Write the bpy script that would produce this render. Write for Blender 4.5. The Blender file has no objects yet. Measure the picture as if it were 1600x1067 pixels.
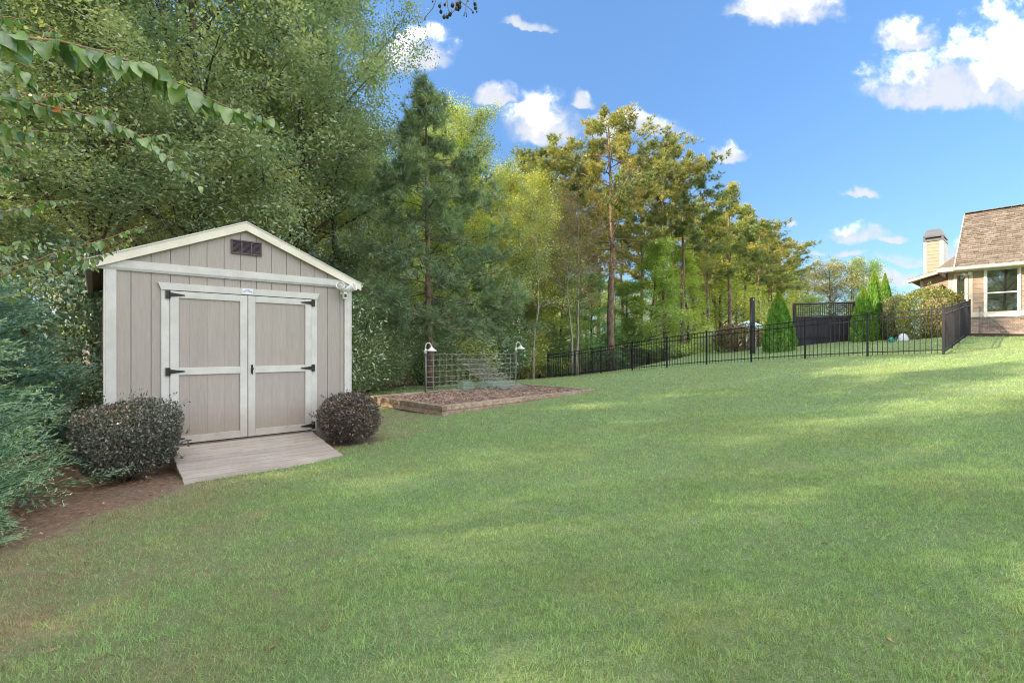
import bpy, math, random
import numpy as np
from mathutils import Vector, Matrix
sc = bpy.context.scene
R = math.radians
# ------------------------------------------------------------------ camera
F = 752.0                       # focal length in photo pixels (1600 wide)
CAMZ = 1.6
cam_d = bpy.data.cameras.new('camera'); cam = bpy.data.objects.new('camera', cam_d)
sc.collection.objects.link(cam)
cam_d.sensor_width = 36.0; cam_d.lens = F / 1600 * 36; cam_d.clip_start = 0.05; cam_d.clip_end = 3000
cam_d.shift_y = 9.5 / 1600
cam.location = (0, 0, CAMZ); cam.rotation_euler = (R(90), 0, 0)
sc.camera = cam
# ------------------------------------------------------------------ sky and sun
SUN_V = Vector((-1.0, -0.22, 0.0)).normalized(); SUN_EL = R(29)
world = bpy.data.worlds.new('World'); sc.world = world; world.use_nodes = True
nt = world.node_tree; nt.nodes.clear()
class NB:
    """small helper to write node trees"""
    def __init__(s, nt): s.nt = nt
    def n(s, t, **kw):
        nd = s.nt.nodes.new(t)
        for k, v in kw.items(): setattr(nd, k, v)
        return nd
    def put(s, sock, v):
        if hasattr(v, 'is_linked') or isinstance(v, bpy.types.NodeSocket): s.nt.links.new(v, sock)
        else: sock.default_value = v
    def m(s, op, a, b=0.0, c=None, clamp=False):
        nd = s.n('ShaderNodeMath', operation=op); nd.use_clamp = clamp
        s.put(nd.inputs[0], a); s.put(nd.inputs[1], b)
        if c is not None: s.put(nd.inputs[2], c)
        return nd.outputs[0]
    def v(s, op, a, b=(0, 0, 0)):
        nd = s.n('ShaderNodeVectorMath', operation=op); s.put(nd.inputs[0], a)
        if op == 'SCALE': s.put(nd.inputs['Scale'], b)
        else: s.put(nd.inputs[1], b)
        return nd.outputs[0]
    def mix(s, f, a, b):
        nd = s.n('ShaderNodeMix', data_type='RGBA'); s.put(nd.inputs[0], f)
        s.put(nd.inputs[6], a if not isinstance(a, tuple) else (*a[:3], 1)); s.put(nd.inputs[7], b if not isinstance(b, tuple) else (*b[:3], 1))
        return nd.outputs[2]
    def ramp(s, f, x0, x1, y0=0.0, y1=1.0, smooth=True):
        nd = s.n('ShaderNodeMapRange'); nd.interpolation_type = 'SMOOTHSTEP' if smooth else 'LINEAR'
        s.put(nd.inputs[0], f); nd.inputs[1].default_value = x0; nd.inputs[2].default_value = x1
        nd.inputs[3].default_value = y0; nd.inputs[4].default_value = y1
        return nd.outputs[0]
    def noise(s, vec, scale, detail=3.0, rough=0.5, dist=0.0, col=False):
        nd = s.n('ShaderNodeTexNoise'); s.put(nd.inputs['Vector'], vec)
        nd.inputs['Scale'].default_value = scale; nd.inputs['Detail'].default_value = detail
        nd.inputs['Roughness'].default_value = rough; nd.inputs['Distortion'].default_value = dist
        return nd.outputs[1 if col else 0]
    def crgb(s, f, stops):
        nd = s.n('ShaderNodeValToRGB'); s.put(nd.inputs[0], f)
        e = nd.color_ramp.elements
        while len(e) < len(stops): e.new(0.5)
        for k, (p, c) in enumerate(stops): e[k].position = p; e[k].color = (*c, 1)
        return nd.outputs[0]
w = NB(nt)
sky = w.n('ShaderNodeTexSky', sky_type='NISHITA'); sky.sun_disc = False
sky.sun_elevation = SUN_EL; sky.sun_rotation = math.atan2(SUN_V.x, SUN_V.y)
sky.air_density = 1.0; sky.dust_density = 0.3; sky.ozone_density = 2.0; sky.altitude = 200
tc = w.n('ShaderNodeTexCoord').outputs['Generated']
sep = w.n('ShaderNodeSeparateXYZ'); nt.links.new(tc, sep.inputs[0])
dx, dy, dz = sep.outputs
ysafe = w.m('MAXIMUM', dy, 0.02)
ca, cb = w.m('DIVIDE', dx, ysafe), w.m('DIVIDE', dz, ysafe)
comb = w.n('ShaderNodeCombineXYZ'); nt.links.new(ca, comb.inputs[0]); nt.links.new(cb, comb.inputs[1])
cuv = comb.outputs[0]
warp = w.v('SCALE', w.v('SUBTRACT', w.noise(cuv, 7.0, 4, 0.6, col=True), (0.5, 0.5, 0.5)), 0.10)
cuv2 = w.v('ADD', cuv, warp)
sp2 = w.n('ShaderNodeSeparateXYZ'); nt.links.new(cuv2, sp2.inputs[0]); wa, wb = sp2.outputs[0], sp2.outputs[1]
# cumulus, as (centre x, base y, half width, height) in degrees-like tangents, from the photograph's sky
BL = [(1500, 150, 150, 95), (1600, 140, 130, 150), (1440, 158, 105, 55), (1420, 70, 55, 45), (1230, 22, 90, 60),
      (1170, 22, 40, 22), (650, 90, 55, 60), (822, 42, 50, 14), (775, 160, 42, 26), (850, 205, 70, 60), (905, 165, 32, 26),
      (985, 205, 85, 34), (1138, 250, 34, 36), (1345, 300, 38, 13), (1243, 350, 11, 10), (1345, 372, 55, 30), (1393, 377, 22, 12),
      (1330, 398, 42, 12), (1420, 408, 58, 17), (1390, 440, 90, 26), (1500, 400, 60, 30), (1265, 395, 26, 9)]
dens = None; shade = None
for (px, py, sw, sh) in BL:
    a0, b0, sa, sb = (px - 800) / F, (543 - py) / F, sw / F, sh / F
    ea = w.m('DIVIDE', w.m('SUBTRACT', wa, a0), sa)
    ub = w.m('DIVIDE', w.m('SUBTRACT', wb, b0), sb)
    eb = w.m('MAXIMUM', ub, w.m('MULTIPLY', ub, -3.5))
    d = w.m('SUBTRACT', 1.0, w.m('ADD', w.m('MULTIPLY', ea, ea), w.m('MULTIPLY', eb, eb)))
    wt = w.m('MAXIMUM', w.m('ADD', d, 0.6), 0.001); wt = w.m('MULTIPLY', wt, wt); hs_ = w.m('MULTIPLY', w.m('SUBTRACT', wb, b0), wt)
    if dens is None: dens, num, den = d, hs_, wt
    else: dens, num, den = w.m('MAXIMUM', dens, d), w.m('ADD', num, hs_), w.m('ADD', den, wt)
usel = w.m('MULTIPLY', w.m('DIVIDE', num, den), 7.5)
nz = w.noise(cuv2, 13.0, 8, 0.56)
nz2 = w.noise(cuv, 45.0, 5, 0.6)
front = w.m('ADD', w.m('MAXIMUM', dens, -1.0), w.m('MULTIPLY', w.m('SUBTRACT', w.m('ADD', w.m('MULTIPLY', nz, .7), w.m('MULTIPLY', nz2, .3)), 0.5), 3.2))
front = w.m('POWER', w.ramp(front, -0.30, 1.05), 1.7)
front = w.m('MULTIPLY', front, w.ramp(dy, 0.25, 0.4))
# the rest of the sky: unseen cumulus overhead, added thicker and brighter to lift the shade
zs = w.m('ADD', w.m('MAXIMUM', dz, 0.0), 0.12)
cp = w.n('ShaderNodeCombineXYZ'); nt.links.new(w.m('DIVIDE', dx, zs), cp.inputs[0]); nt.links.new(w.m('DIVIDE', dy, zs), cp.inputs[1])
gen = w.noise(cp.outputs[0], 1.1, 8, 0.62)
genm = w.m('MULTIPLY', w.ramp(gen, 0.46, 0.57), w.ramp(dz, 0.0, 0.06))
infr = w.m('MULTIPLY', w.ramp(dy, 0.3, 0.45), w.m('MULTIPLY', w.ramp(w.m('ABSOLUTE', ca), 1.15, 1.45, 1, 0), w.ramp(cb, 0.80, 1.0, 1, 0)))
genm = w.m('MULTIPLY', genm, w.m('SUBTRACT', 1.0, infr))
cl = w.m('MAXIMUM', front, genm)
tone = w.m('ADD', w.m('MULTIPLY', w.noise(cuv2, 6.0, 5, .55), 0.8), w.m('MULTIPLY', nz, 0.35))
up_ = w.m('MULTIPLY', w.m('SUBTRACT', w.m('MINIMUM', w.m('MAXIMUM', usel, 0.0), 0.8), 0.42), 0.55)
bright = w.ramp(w.m('ADD', tone, w.m('MULTIPLY', w.m('SUBTRACT', up_, 0.10), infr)), 0.30, 0.72)
ccol = w.mix(bright, (0.140, 0.145, 0.158), (1.0, 0.955, 0.88))
CLOUD = 9.0
ccol = w.v('SCALE', ccol, CLOUD)
# clear autumn air: the horizon keeps its blue (same at every azimuth)
skc = w.v('MULTIPLY', sky.outputs[0], w.mix(w.ramp(dz, 0.0, 0.62, smooth=False), (0.14, 0.17, 0.215), (0.345, 0.445, 0.515)))
mixc = w.mix(w.m('MULTIPLY', cl, 0.94), skc, ccol)
bg = w.n('ShaderNodeBackground'); nt.links.new(mixc, bg.inputs[0]); bg.inputs[1].default_value = 0.12
wo = w.n('ShaderNodeOutputWorld'); nt.links.new(bg.outputs[0], wo.inputs[0])
world.cycles.sampling_method = 'MANUAL'; world.cycles.sample_map_resolution = 512
sun_d = bpy.data.lights.new('sun', 'SUN'); sun_d.energy = 2.0; sun_d.angle = R(0.55); sun_d.color = (1.0, 0.80, 0.55)
sun = bpy.data.objects.new('sun', sun_d); sc.collection.objects.link(sun)
sd = Vector((SUN_V.x * math.cos(SUN_EL), SUN_V.y * math.cos(SUN_EL), math.sin(SUN_EL)))
sun.rotation_euler = sd.to_track_quat('Z', 'Y').to_euler(); sun.location = (-20, -5, 25)
sc.view_settings.view_transform = 'Standard'; sc.view_settings.look = 'None'
sc.view_settings.exposure = 2.5; sc.view_settings.gamma = 1.0; sc.view_settings.use_curve_mapping = False
sc.render.engine = 'CYCLES'
cy = sc.cycles; cy.use_denoising = True; cy.max_bounces = 8; cy.diffuse_bounces = 6; cy.glossy_bounces = 3
cy.transmission_bounces = 4; cy.transparent_max_bounces = 6; cy.caustics_reflective = False; cy.caustics_refractive = False
try: cy.denoiser = 'OPENIMAGEDENOISE'; cy.denoising_prefilter = 'ACCURATE'; cy.filter_width = 1.1
except Exception: pass
# ------------------------------------------------------------------ helpers
COL = sc.collection
def P(px, py, Y):
    """the place seen at photo pixel (px, py) at distance Y ahead"""
    return np.array([(px - 800) / F * Y, Y, CAMZ + (543 - py) / F * Y])
def tag(o, label=None, cat=None, group=None, kind=None):
    if label: o['label'] = label
    if cat: o['category'] = cat
    if group: o['group'] = group
    if kind: o['kind'] = kind
    return o
def empty(name, loc, rz=0.0, **kw):
    o = bpy.data.objects.new(name, None); COL.objects.link(o)
    o.location = tuple(float(c) for c in loc); o.rotation_euler = (0, 0, rz); o.empty_display_size = 0.2
    return tag(o, **kw)
def obj(name, me, mat=None, parent=None, **kw):
    o = bpy.data.objects.new(name, me); COL.objects.link(o)
    if mat is not None and not me.materials: me.materials.append(mat)
    if parent is not None: o.parent = parent
    return tag(o, **kw)
def npmesh(name, verts, faces, attrs=None, smooth=False):
    """fast mesh from arrays; faces is (n, 3) or (n, 4)"""
    verts = np.asarray(verts, np.float32); faces = np.asarray(faces, np.int32)
    me = bpy.data.meshes.new(name); k = faces.shape[1]
    me.vertices.add(len(verts)); me.vertices.foreach_set('co', verts.ravel())
    me.loops.add(faces.size); me.loops.foreach_set('vertex_index', faces.ravel())
    me.polygons.add(len(faces)); me.polygons.foreach_set('loop_start', np.arange(0, faces.size, k, dtype=np.int32))
    try: me.polygons.foreach_set('loop_total', np.full(len(faces), k, np.int32))
    except Exception: pass
    if smooth: me.polygons.foreach_set('use_smooth', np.ones(len(faces), bool))
    for an, av in (attrs or {}).items():
        a = me.attributes.new(an, 'FLOAT', 'POINT'); a.data.foreach_set('value', np.asarray(av, np.float32).ravel())
    me.update(calc_edges=True)
    return me
class MB:
    """collects boxes, prisms, tubes into one mesh"""
    def __init__(s): s.v = []; s.f = []
    def add(s, vs, fs):
        n = len(s.v); s.v += [tuple(float(c) for c in p) for p in vs]; s.f += [tuple(n + i for i in f) for f in fs]; return s
    def box(s, x0, x1, y0, y1, z0, z1):
        return s.add([(x0, y0, z0), (x1, y0, z0), (x1, y1, z0), (x0, y1, z0), (x0, y0, z1), (x1, y0, z1), (x1, y1, z1), (x0, y1, z1)],
                     [(0, 3, 2, 1), (4, 5, 6, 7), (0, 1, 5, 4), (1, 2, 6, 5), (2, 3, 7, 6), (3, 0, 4, 7)])
    def bbox(s, x0, x1, y0, y1, z0, z1, c=0.004):
        """box with small chamfers on the front edges (towards -y)"""
        return s.add([(x0 + c, y0, z0 + c), (x1 - c, y0, z0 + c), (x1 - c, y0, z1 - c), (x0 + c, y0, z1 - c),
                      (x0, y0 + c, z0), (x1, y0 + c, z0), (x1, y0 + c, z1), (x0, y0 + c, z1),
                      (x0, y1, z0), (x1, y1, z0), (x1, y1, z1), (x0, y1, z1)],
                     [(0, 1, 2, 3), (4, 5, 1, 0), (5, 6, 2, 1), (6, 7, 3, 2), (7, 4, 0, 3),
                      (4, 8, 9, 5), (5, 9, 10, 6), (6, 10, 11, 7), (7, 11, 8, 4), (8, 11, 10, 9)])
    def prism(s, poly, y0, y1):
        """polygon in x,z (counter-clockwise seen from -y) extruded from y0 to y1"""
        n = len(poly); vs = [(p[0], y0, p[1]) for p in poly] + [(p[0], y1, p[1]) for p in poly]
        fs = [tuple(range(n)), tuple(range(2 * n - 1, n - 1, -1))] + [(i, n + i, n + (i + 1) % n, (i + 1) % n) for i in range(n)]
        return s.add(vs, fs)
    def beam(s, a, b, w, h, up=(0, 0, 1)):
        """rectangular bar from a to b, w across, h along up"""
        a, b = Vector(a), Vector(b); d = (b - a).normalized(); u = Vector(up)
        side = d.cross(u)
        if side.length < 1e-5: side = d.cross(Vector((1, 0, 0)))
        side.normalize(); up2 = side.cross(d).normalized()
        vs = [p + side * (sx * w / 2) + up2 * (sz * h / 2) for p in (a, b) for sx, sz in ((-1, -1), (1, -1), (1, 1), (-1, 1))]
        return s.add(vs, [(0, 1, 2, 3), (7, 6, 5, 4), (0, 4, 5, 1), (1, 5, 6, 2), (2, 6, 7, 3), (3, 7, 4, 0)])
    def tube(s, pts, rad, n=6, cap=True):
        pts = [Vector(p) for p in pts]; rr = rad if hasattr(rad, '__len__') else [rad] * len(pts)
        base = len(s.v); ref = Vector((0.13, 0.21, 0.97)); prev = None
        for i, p in enumerate(pts):
            d = (pts[min(i + 1, len(pts) - 1)] - pts[max(i - 1, 0)]).normalized()
            if prev is None:
                a = d.cross(ref)
                if a.length < 0.1: a = d.cross(Vector((1, 0, 0)))
            else: a = prev - d * prev.dot(d)
            a.normalize(); prev = a; b = d.cross(a)
            for k in range(n):
                t = 2 * math.pi * k / n; q = p + (a * math.cos(t) + b * math.sin(t)) * rr[i]; s.v.append(tuple(q))
        for i in range(len(pts) - 1):
            for k in range(n):
                k2 = (k + 1) % n; s.f.append((base + i * n + k, base + i * n + k2, base + (i + 1) * n + k2, base + (i + 1) * n + k))
        if cap:
            s.f.append(tuple(base + k for k in range(n - 1, -1, -1))); s.f.append(tuple(base + (len(pts) - 1) * n + k for k in range(n)))
        return s
    def lathe(s, prof, c=(0, 0, 0), n=16, axis='z'):
        base = len(s.v)
        for (r, h) in prof:
            for k in range(n):
                t = 2 * math.pi * k / n
                q = (r * math.cos(t), r * math.sin(t), h) if axis == 'z' else ((r * math.cos(t), h, r * math.sin(t)))
                s.v.append((q[0] + c[0], q[1] + c[1], q[2] + c[2]))
        for i in range(len(prof) - 1):
            for k in range(n):
                k2 = (k + 1) % n; s.f.append((base + i * n + k, base + i * n + k2, base + (i + 1) * n + k2, base + (i + 1) * n + k))
        return s
    def mesh(s, name='mesh', smooth=False, origin=None):
        me = bpy.data.meshes.new(name)
        v = s.v if origin is None else [(a - origin[0], b - origin[1], c - origin[2]) for a, b, c in s.v]
        me.from_pydata(v, [], s.f)
        if smooth: me.polygons.foreach_set('use_smooth', np.ones(len(me.polygons), bool))
        me.update(); return me
    def build(s, name, mat, parent=None, smooth=False, origin=None, **kw):
        return obj(name, s.mesh(name, smooth, origin), mat, parent, **kw)
# ------------------------------------------------------------------ terrain: a smooth surface through levels read off the photograph
TP = np.array([(0, 0, .08), (-2, 3, .06), (2, 3, .2), (4, 4, .36), (-5, 3.2, .02), (-5.4, 5.6, .0), (-4.4, 5.2, .07), (-3.5, 5.0, .11), (-2.2, 6.4, .14), (-2.4, 7.6, .16),
    (-7.5, 9, .0), (-4.6, 9.5, .1), (-1.48, 10, .17), (-3.63, 12.13, .15), (2.49, 14.2, .35), (.34, 16.33, .29), (-4.6, 17.5, .13), (-9, 15, 0), (6, 6.5, .56), (9, 9.5, .98), (2, 8.5, .34),
    (2.0, 27.1, -.13), (4.3, 24.1, .27), (7.7, 19.6, .88), (10, 16.7, 1.2), (12.26, 13.7, 1.40), (14.1, 15.3, 1.62), (15.9, 16.9, 1.88), (17.6, 18.5, 2.06), (19, 17.5, 2.0), (22, 14, 1.95),
    (5, 29.7, 0.0), (8.1, 32.3, .1), (11.8, 35.6, .35), (6.6, 25, .54), (8.6, 26.5, .84), (10.8, 28, 1.2), (12.8, 30, 1.36), (13.9, 25, 1.43), (15.2, 26, 1.68), (18.5, 26, 1.95), (17.7, 20.6, 1.95), (19.5, 25.5, 2.0), (25, 25, 2.1),
    (19.6, 40, 1.3), (30, 40, 1.8), (6.6, 33, 0), (14, 45, .6), (25, 70, 1.5), (60, 60, 3), (-30, 40, 0), (-30, -10, -.3), (30, -10, 1.5), (45, 15, 2.2), (0, 60, .2), (0, 100, .6), (60, 110, 3), (-60, 100, 0), (0, -30, -.2), (-25, 15, -.3)], float)
def _phi(r2): return 0.5 * r2 * np.log(np.maximum(r2, 1e-9))
def _tps():
    n = len(TP); A = np.zeros((n + 3, n + 3)); d2 = ((TP[:, None, :2] - TP[None, :, :2]) ** 2).sum(-1)
    A[:n, :n] = _phi(d2) + np.eye(n) * 0.5; A[:n, n] = 1; A[:n, n + 1:] = TP[:, :2]; A[n, :n] = 1; A[n + 1:, :n] = TP[:, :2].T
    return np.linalg.solve(A, np.concatenate([TP[:, 2], [0, 0, 0]]))
_W = _tps()
def H(x, y):
    x = np.clip(np.atleast_1d(np.asarray(x, float)), -70, 80); y = np.clip(np.atleast_1d(np.asarray(y, float)), -35, 120); out = np.zeros(x.shape)
    for s in range(0, x.size, 60000):
        xs, ys = x.ravel()[s:s + 60000], y.ravel()[s:s + 60000]
        d2 = (xs[:, None] - TP[None, :, 0]) ** 2 + (ys[:, None] - TP[None, :, 1]) ** 2
        out.ravel()[s:s + 60000] = _phi(d2) @ _W[:-3] + _W[-3] + _W[-2] * xs + _W[-1] * ys
    return out
def h1(x, y): return float(H([x], [y])[0])
def seg_dist(x, y, pts):
    d = np.full(np.shape(x), 1e9)
    for (ax, ay), (bx, by) in zip(pts[:-1], pts[1:]):
        vx, vy = bx - ax, by - ay; t = np.clip(((x - ax) * vx + (y - ay) * vy) / (vx * vx + vy * vy), 0, 1)
        d = np.minimum(d, np.hypot(x - ax - t * vx, y - ay - t * vy))
    return d
def in_poly(x, y, poly):
    inside = np.zeros(np.shape(x), bool); n = len(poly)
    for i in range(n):
        (x1, y1), (x2, y2) = poly[i], poly[(i + 1) % n]
        if y1 == y2: continue
        c = ((y1 > y) != (y2 > y)) & (x < (x2 - x1) * (y - y1) / (y2 - y1) + x1); inside ^= c
    return inside
def vnoise(x, y, s, seed=0):
    """cheap smooth value noise in 0..1"""
    rg = np.random.default_rng(seed); T = rg.random((64, 64)); X, Y = np.asarray(x) / s, np.asarray(y) / s
    xi, yi = np.floor(X).astype(int), np.floor(Y).astype(int); fx, fy = X - xi, Y - yi; fx = fx * fx * (3 - 2 * fx); fy = fy * fy * (3 - 2 * fy)
    g = lambda a, b: T[a % 64, b % 64]
    return (g(xi, yi) * (1 - fx) + g(xi + 1, yi) * fx) * (1 - fy) + (g(xi, yi + 1) * (1 - fx) + g(xi + 1, yi + 1) * fx) * fy
# the wood's edge: everything on its far side is leaf litter
WOOD = [(-4.6, -30), (-4.1, 0), (-4.1, 2.6), (-4.05, 3.4), (-3.9, 4.2), (-3.55, 4.95), (-3.7, 6.3), (-2.6, 8.2), (-3.3, 10.0), (-4.7, 12.6), (-4.9, 15.5), (-4.2, 17.8), (-1.5, 22.5), (.8, 26.3), (1.9, 28.0), (5.0, 30.6),
        (8.3, 32.0), (12.3, 33.5), (14.0, 37), (17, 46), (30, 72), (60, 100), (60, 900), (-900, 900), (-900, -30)]
SH_O = np.array([-4.95, 5.86]); SH_A = R(40.9)
def masks(x, y):
    """0..1 litter, 0..1 thin worn grass"""
    n = (vnoise(x, y, 1.1, 3) - .5) * 0.9 + (vnoise(x, y, .33, 4) - .5) * 0.45
    d = seg_dist(x, y, WOOD[:-3]); s = np.where(in_poly(x, y, WOOD), -d, d)
    litter = 1 - np.clip((s + n * 0.55 + 0.05) / 0.35, 0, 1)
    worn = np.clip(1 - (s + n * 1.3 - 0.1) / 1.5, 0, 1) * (y < 12)
    worn = np.maximum(worn, np.clip(1.15 - np.hypot((x + 2.8) / 1.6, (y - 2.7) / 1.4) + n * 1.1, 0, 1) * 1.0)
    bed = seg_dist(x, y, [(-3.63, 12.13), (-1.48, 10), (2.49, 14.2)]); worn = np.maximum(worn, np.clip(1.2 - (bed + n * .12) / .22, 0, 1))
    c, s_ = math.cos(SH_A), math.sin(SH_A); lx = (x - SH_O[0]) * c + (y - SH_O[1]) * s_; ly = -(x - SH_O[0]) * s_ + (y - SH_O[1]) * c
    bare = np.clip(1 - (np.hypot(np.maximum(np.abs(lx - .1) - .55, 0), np.maximum(np.abs(ly + .45) - .55, 0)) + n * .35) / .3, 0, 1)
    bare = np.maximum(bare, np.clip(1 - (np.hypot(np.maximum(np.abs(lx - 2.85) - .35, 0), np.maximum(np.abs(ly + .35) - .35, 0)) + n * .25) / .2, 0, 1))
    litter = np.maximum(litter, bare)
    return litter, worn
# ------------------------------------------------------------------ materials
def new_mat(name):
    m = bpy.data.materials.new(name); m.use_nodes = True; m.node_tree.nodes.clear(); b = NB(m.node_tree)
    out = b.n('ShaderNodeOutputMaterial'); return m, b, out
def link(b, a, c): b.nt.links.new(a, c)
def surf(name, col, rough=0.6, var=0.12, vscale=3.0, grain=None, bump=0.15, metal=0.0, spec=0.4, col2=None, bscale=60.0, island=0.0, dirt=None, objrnd=0.0, splash=False):
    """painted / wooden / stone surfaces: base colour varied by noise, fine relief"""
    m, b, out = new_mat(name); bs = b.n('ShaderNodeBsdfPrincipled'); link(b, bs.outputs[0], out.inputs[0])
    co = b.n('ShaderNodeTexCoord').outputs['Object']
    if grain:
        mp = b.n('ShaderNodeMapping'); link(b, co, mp.inputs[0]); mp.inputs['Scale'].default_value = grain; gco = mp.outputs[0]
    else: gco = co
    n1 = b.noise(gco, vscale, 5, 0.6); n2 = b.noise(gco, bscale, 4, 0.65)
    c2 = col2 or tuple(max(0, c * (1 - 2.2 * var)) for c in col)
    c = b.mix(b.ramp(n1, .3, .7), c2, tuple(min(1, x * (1 + var)) for x in col))
    c = b.mix(b.m('MULTIPLY', b.ramp(n2, .45, .75), 0.35), c, c2)
    if island:
        g = b.n('ShaderNodeNewGeometry').outputs['Random Per Island']
        c = b.v('MULTIPLY', c, b.v('ADD', b.v('SCALE', (1, 1, 1), b.m('MULTIPLY', g, island)), (1 - island / 2,) * 3))
    if objrnd:
        g = b.n('ShaderNodeObjectInfo').outputs['Random']
        c = b.v('MULTIPLY', c, b.v('ADD', b.v('SCALE', (1, 1, 1), b.m('MULTIPLY', g, objrnd)), (1 - objrnd / 2,) * 3))
    if dirt:
        dn = b.ramp(b.noise(co, dirt[1], 6, .65), dirt[2], dirt[2] + .16); c = b.mix(b.m('MULTIPLY', dn, dirt[3]), c, dirt[0])
    if splash:
        sx = b.n('ShaderNodeSeparateXYZ'); link(b, co, sx.inputs[0])
        sp = b.m('MULTIPLY', b.ramp(b.m('ADD', sx.outputs[2], b.m('MULTIPLY', b.noise(co, 9, 5, .7), .35)), .25, .72, 1, 0), .5); c = b.mix(sp, c, (.24, .18, .13))
        mp2 = b.n('ShaderNodeMapping'); link(b, co, mp2.inputs[0]); mp2.inputs['Scale'].default_value = (16, 16, .7)
        c = b.mix(b.m('MULTIPLY', b.ramp(b.noise(mp2.outputs[0], 1.0, 5, .65), .55, .8), .13), c, (.25, .22, .19))
    link(b, c, bs.inputs['Base Color']); bs.inputs['Roughness'].default_value = rough; bs.inputs['Metallic'].default_value = metal
    bs.inputs['Specular IOR Level'].default_value = spec
    if bump:
        bp = b.n('ShaderNodeBump'); bp.inputs['Strength'].default_value = bump; bp.inputs['Distance'].default_value = 0.01
        link(b, b.m('ADD', n2, b.m('MULTIPLY', n1, 1.0)), bp.inputs['Height']); link(b, bp.outputs[0], bs.inputs['Normal'])
    return m
def leafm(name, cols, trans=0.35, gloss=0.08, rough=0.45, tint=True, attr='rnd'):
    """foliage: colour by a per-leaf value, part of the light passing through"""
    m, b, out = new_mat(name); a = b.n('ShaderNodeAttribute', attribute_name=attr)
    n = len(cols); c = b.crgb(a.outputs['Fac'], [(k / (n - 1), cols[k]) for k in range(n)])
    if tint:
        oc = b.n('ShaderNodeObjectInfo'); c = b.v('MULTIPLY', c, oc.outputs['Color'])
    df = b.n('ShaderNodeBsdfDiffuse'); link(b, c, df.inputs[0])
    tr = b.n('ShaderNodeBsdfTranslucent'); link(b, b.v('MULTIPLY', c, (1.35, 1.25, .55)), tr.inputs[0])
    mx = b.n('ShaderNodeMixShader'); mx.inputs[0].default_value = trans; link(b, df.outputs[0], mx.inputs[1]); link(b, tr.outputs[0], mx.inputs[2])
    gl = b.n('ShaderNodeBsdfGlossy'); gl.inputs['Roughness'].default_value = rough; gl.inputs[0].default_value = (1, 1, 1, 1)
    m2 = b.n('ShaderNodeMixShader'); m2.inputs[0].default_value = gloss; link(b, mx.outputs[0], m2.inputs[1]); link(b, gl.outputs[0], m2.inputs[2])
    link(b, m2.outputs[0], out.inputs[0]); return m
def patch_color(b, co, base):
    """grass colour patches shared by the turf sheet and its blades (real differences in the turf: worn, yellowed, lush)"""
    big = b.ramp(b.noise(co, 0.45, 4, .6), .35, .68); mid = b.ramp(b.noise(co, 1.7, 5, .62), .42, .68); yel = b.ramp(b.noise(b.v('ADD', co, (31, 7, 0)), .9, 5, .65), .56, .74)
    c = b.mix(b.m('MULTIPLY', big, .55), base, (.28, .35, .15))
    c = b.mix(b.m('MULTIPLY', yel, .4), c, (.38, .36, .14))
    c = b.mix(b.m('MULTIPLY', mid, .30), c, (.215, .33, .155))
    return c
def mat_ground():
    m, b, out = new_mat('turf_and_litter'); bs = b.n('ShaderNodeBsdfPrincipled'); link(b, bs.outputs[0], out.inputs[0])
    co = b.n('ShaderNodeNewGeometry').outputs['Position']
    lit = b.n('ShaderNodeAttribute', attribute_name='litter').outputs['Fac']; worn = b.n('ShaderNodeAttribute', attribute_name='worn').outputs['Fac']
    g = patch_color(b, co, (.255, .34, .165))
    fine = b.noise(co, 85, 5, .8); fine2 = b.noise(co, 21, 5, .75)
    g = b.mix(b.m('MULTIPLY', b.ramp(fine, .40, .62), .75), g, (.10, .145, .06)); g = b.mix(b.m('MULTIPLY', b.ramp(fine2, .5, .75), .35), g, (.27, .29, .14))
    straw = b.mix(b.ramp(b.noise(co, 9, 5, .65), .35, .65), (.24, .175, .12), (.36, .285, .20))
    w2 = b.m('MULTIPLY', worn, b.ramp(b.noise(co, 6, 5, .7), .3, .6)); g = b.mix(w2, g, straw)
    mp = b.n('ShaderNodeMapping'); link(b, co, mp.inputs[0]); mp.inputs['Scale'].default_value = (1, 1, 1)
    so = b.crgb(b.noise(mp.outputs[0], 22, 6, .72), [(.25, (.08, .055, .04)), (.45, (.19, .135, .10)), (.6, (.27, .20, .15)), (.8, (.36, .29, .22))])
    so = b.mix(b.ramp(b.noise(co, 1.1, 4, .6), .4, .7), so, b.v('MULTIPLY', so, (1.1, .9, .8)))
    c = b.mix(lit, g, so); link(b, c, bs.inputs['Base Color']); bs.inputs['Roughness'].default_value = .95; bs.inputs['Specular IOR Level'].default_value = .15
    bp = b.n('ShaderNodeBump'); bp.inputs['Strength'].default_value = .7; bp.inputs['Distance'].default_value = .035
    link(b, b.m('ADD', fine, fine2), bp.inputs['Height']); link(b, bp.outputs[0], bs.inputs['Normal'])
    return m
def mat_blade():
    m, b, out = new_mat('grass_blade'); co = b.n('ShaderNodeNewGeometry').outputs['Position']
    rnd = b.n('ShaderNodeAttribute', attribute_name='rnd').outputs['Fac']; dry = b.n('ShaderNodeAttribute', attribute_name='dry').outputs['Fac']
    c = patch_color(b, co, (.295, .425, .215))
    c = b.v('MULTIPLY', c, b.v('ADD', b.v('SCALE', (1, 1, 1), b.m('MULTIPLY', rnd, 1.25)), (.46, .46, .46)))
    c = b.mix(dry, c, b.mix(rnd, (.29, .215, .15), (.47, .39, .29)))
    df = b.n('ShaderNodeBsdfDiffuse'); link(b, c, df.inputs[0]); tr = b.n('ShaderNodeBsdfTranslucent'); link(b, b.v('MULTIPLY', c, (1.2, 1.2, .6)), tr.inputs[0])
    mx = b.n('ShaderNodeMixShader'); mx.inputs[0].default_value = .42; link(b, df.outputs[0], mx.inputs[1]); link(b, tr.outputs[0], mx.inputs[2]); link(b, mx.outputs[0], out.inputs[0])
    return m
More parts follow.
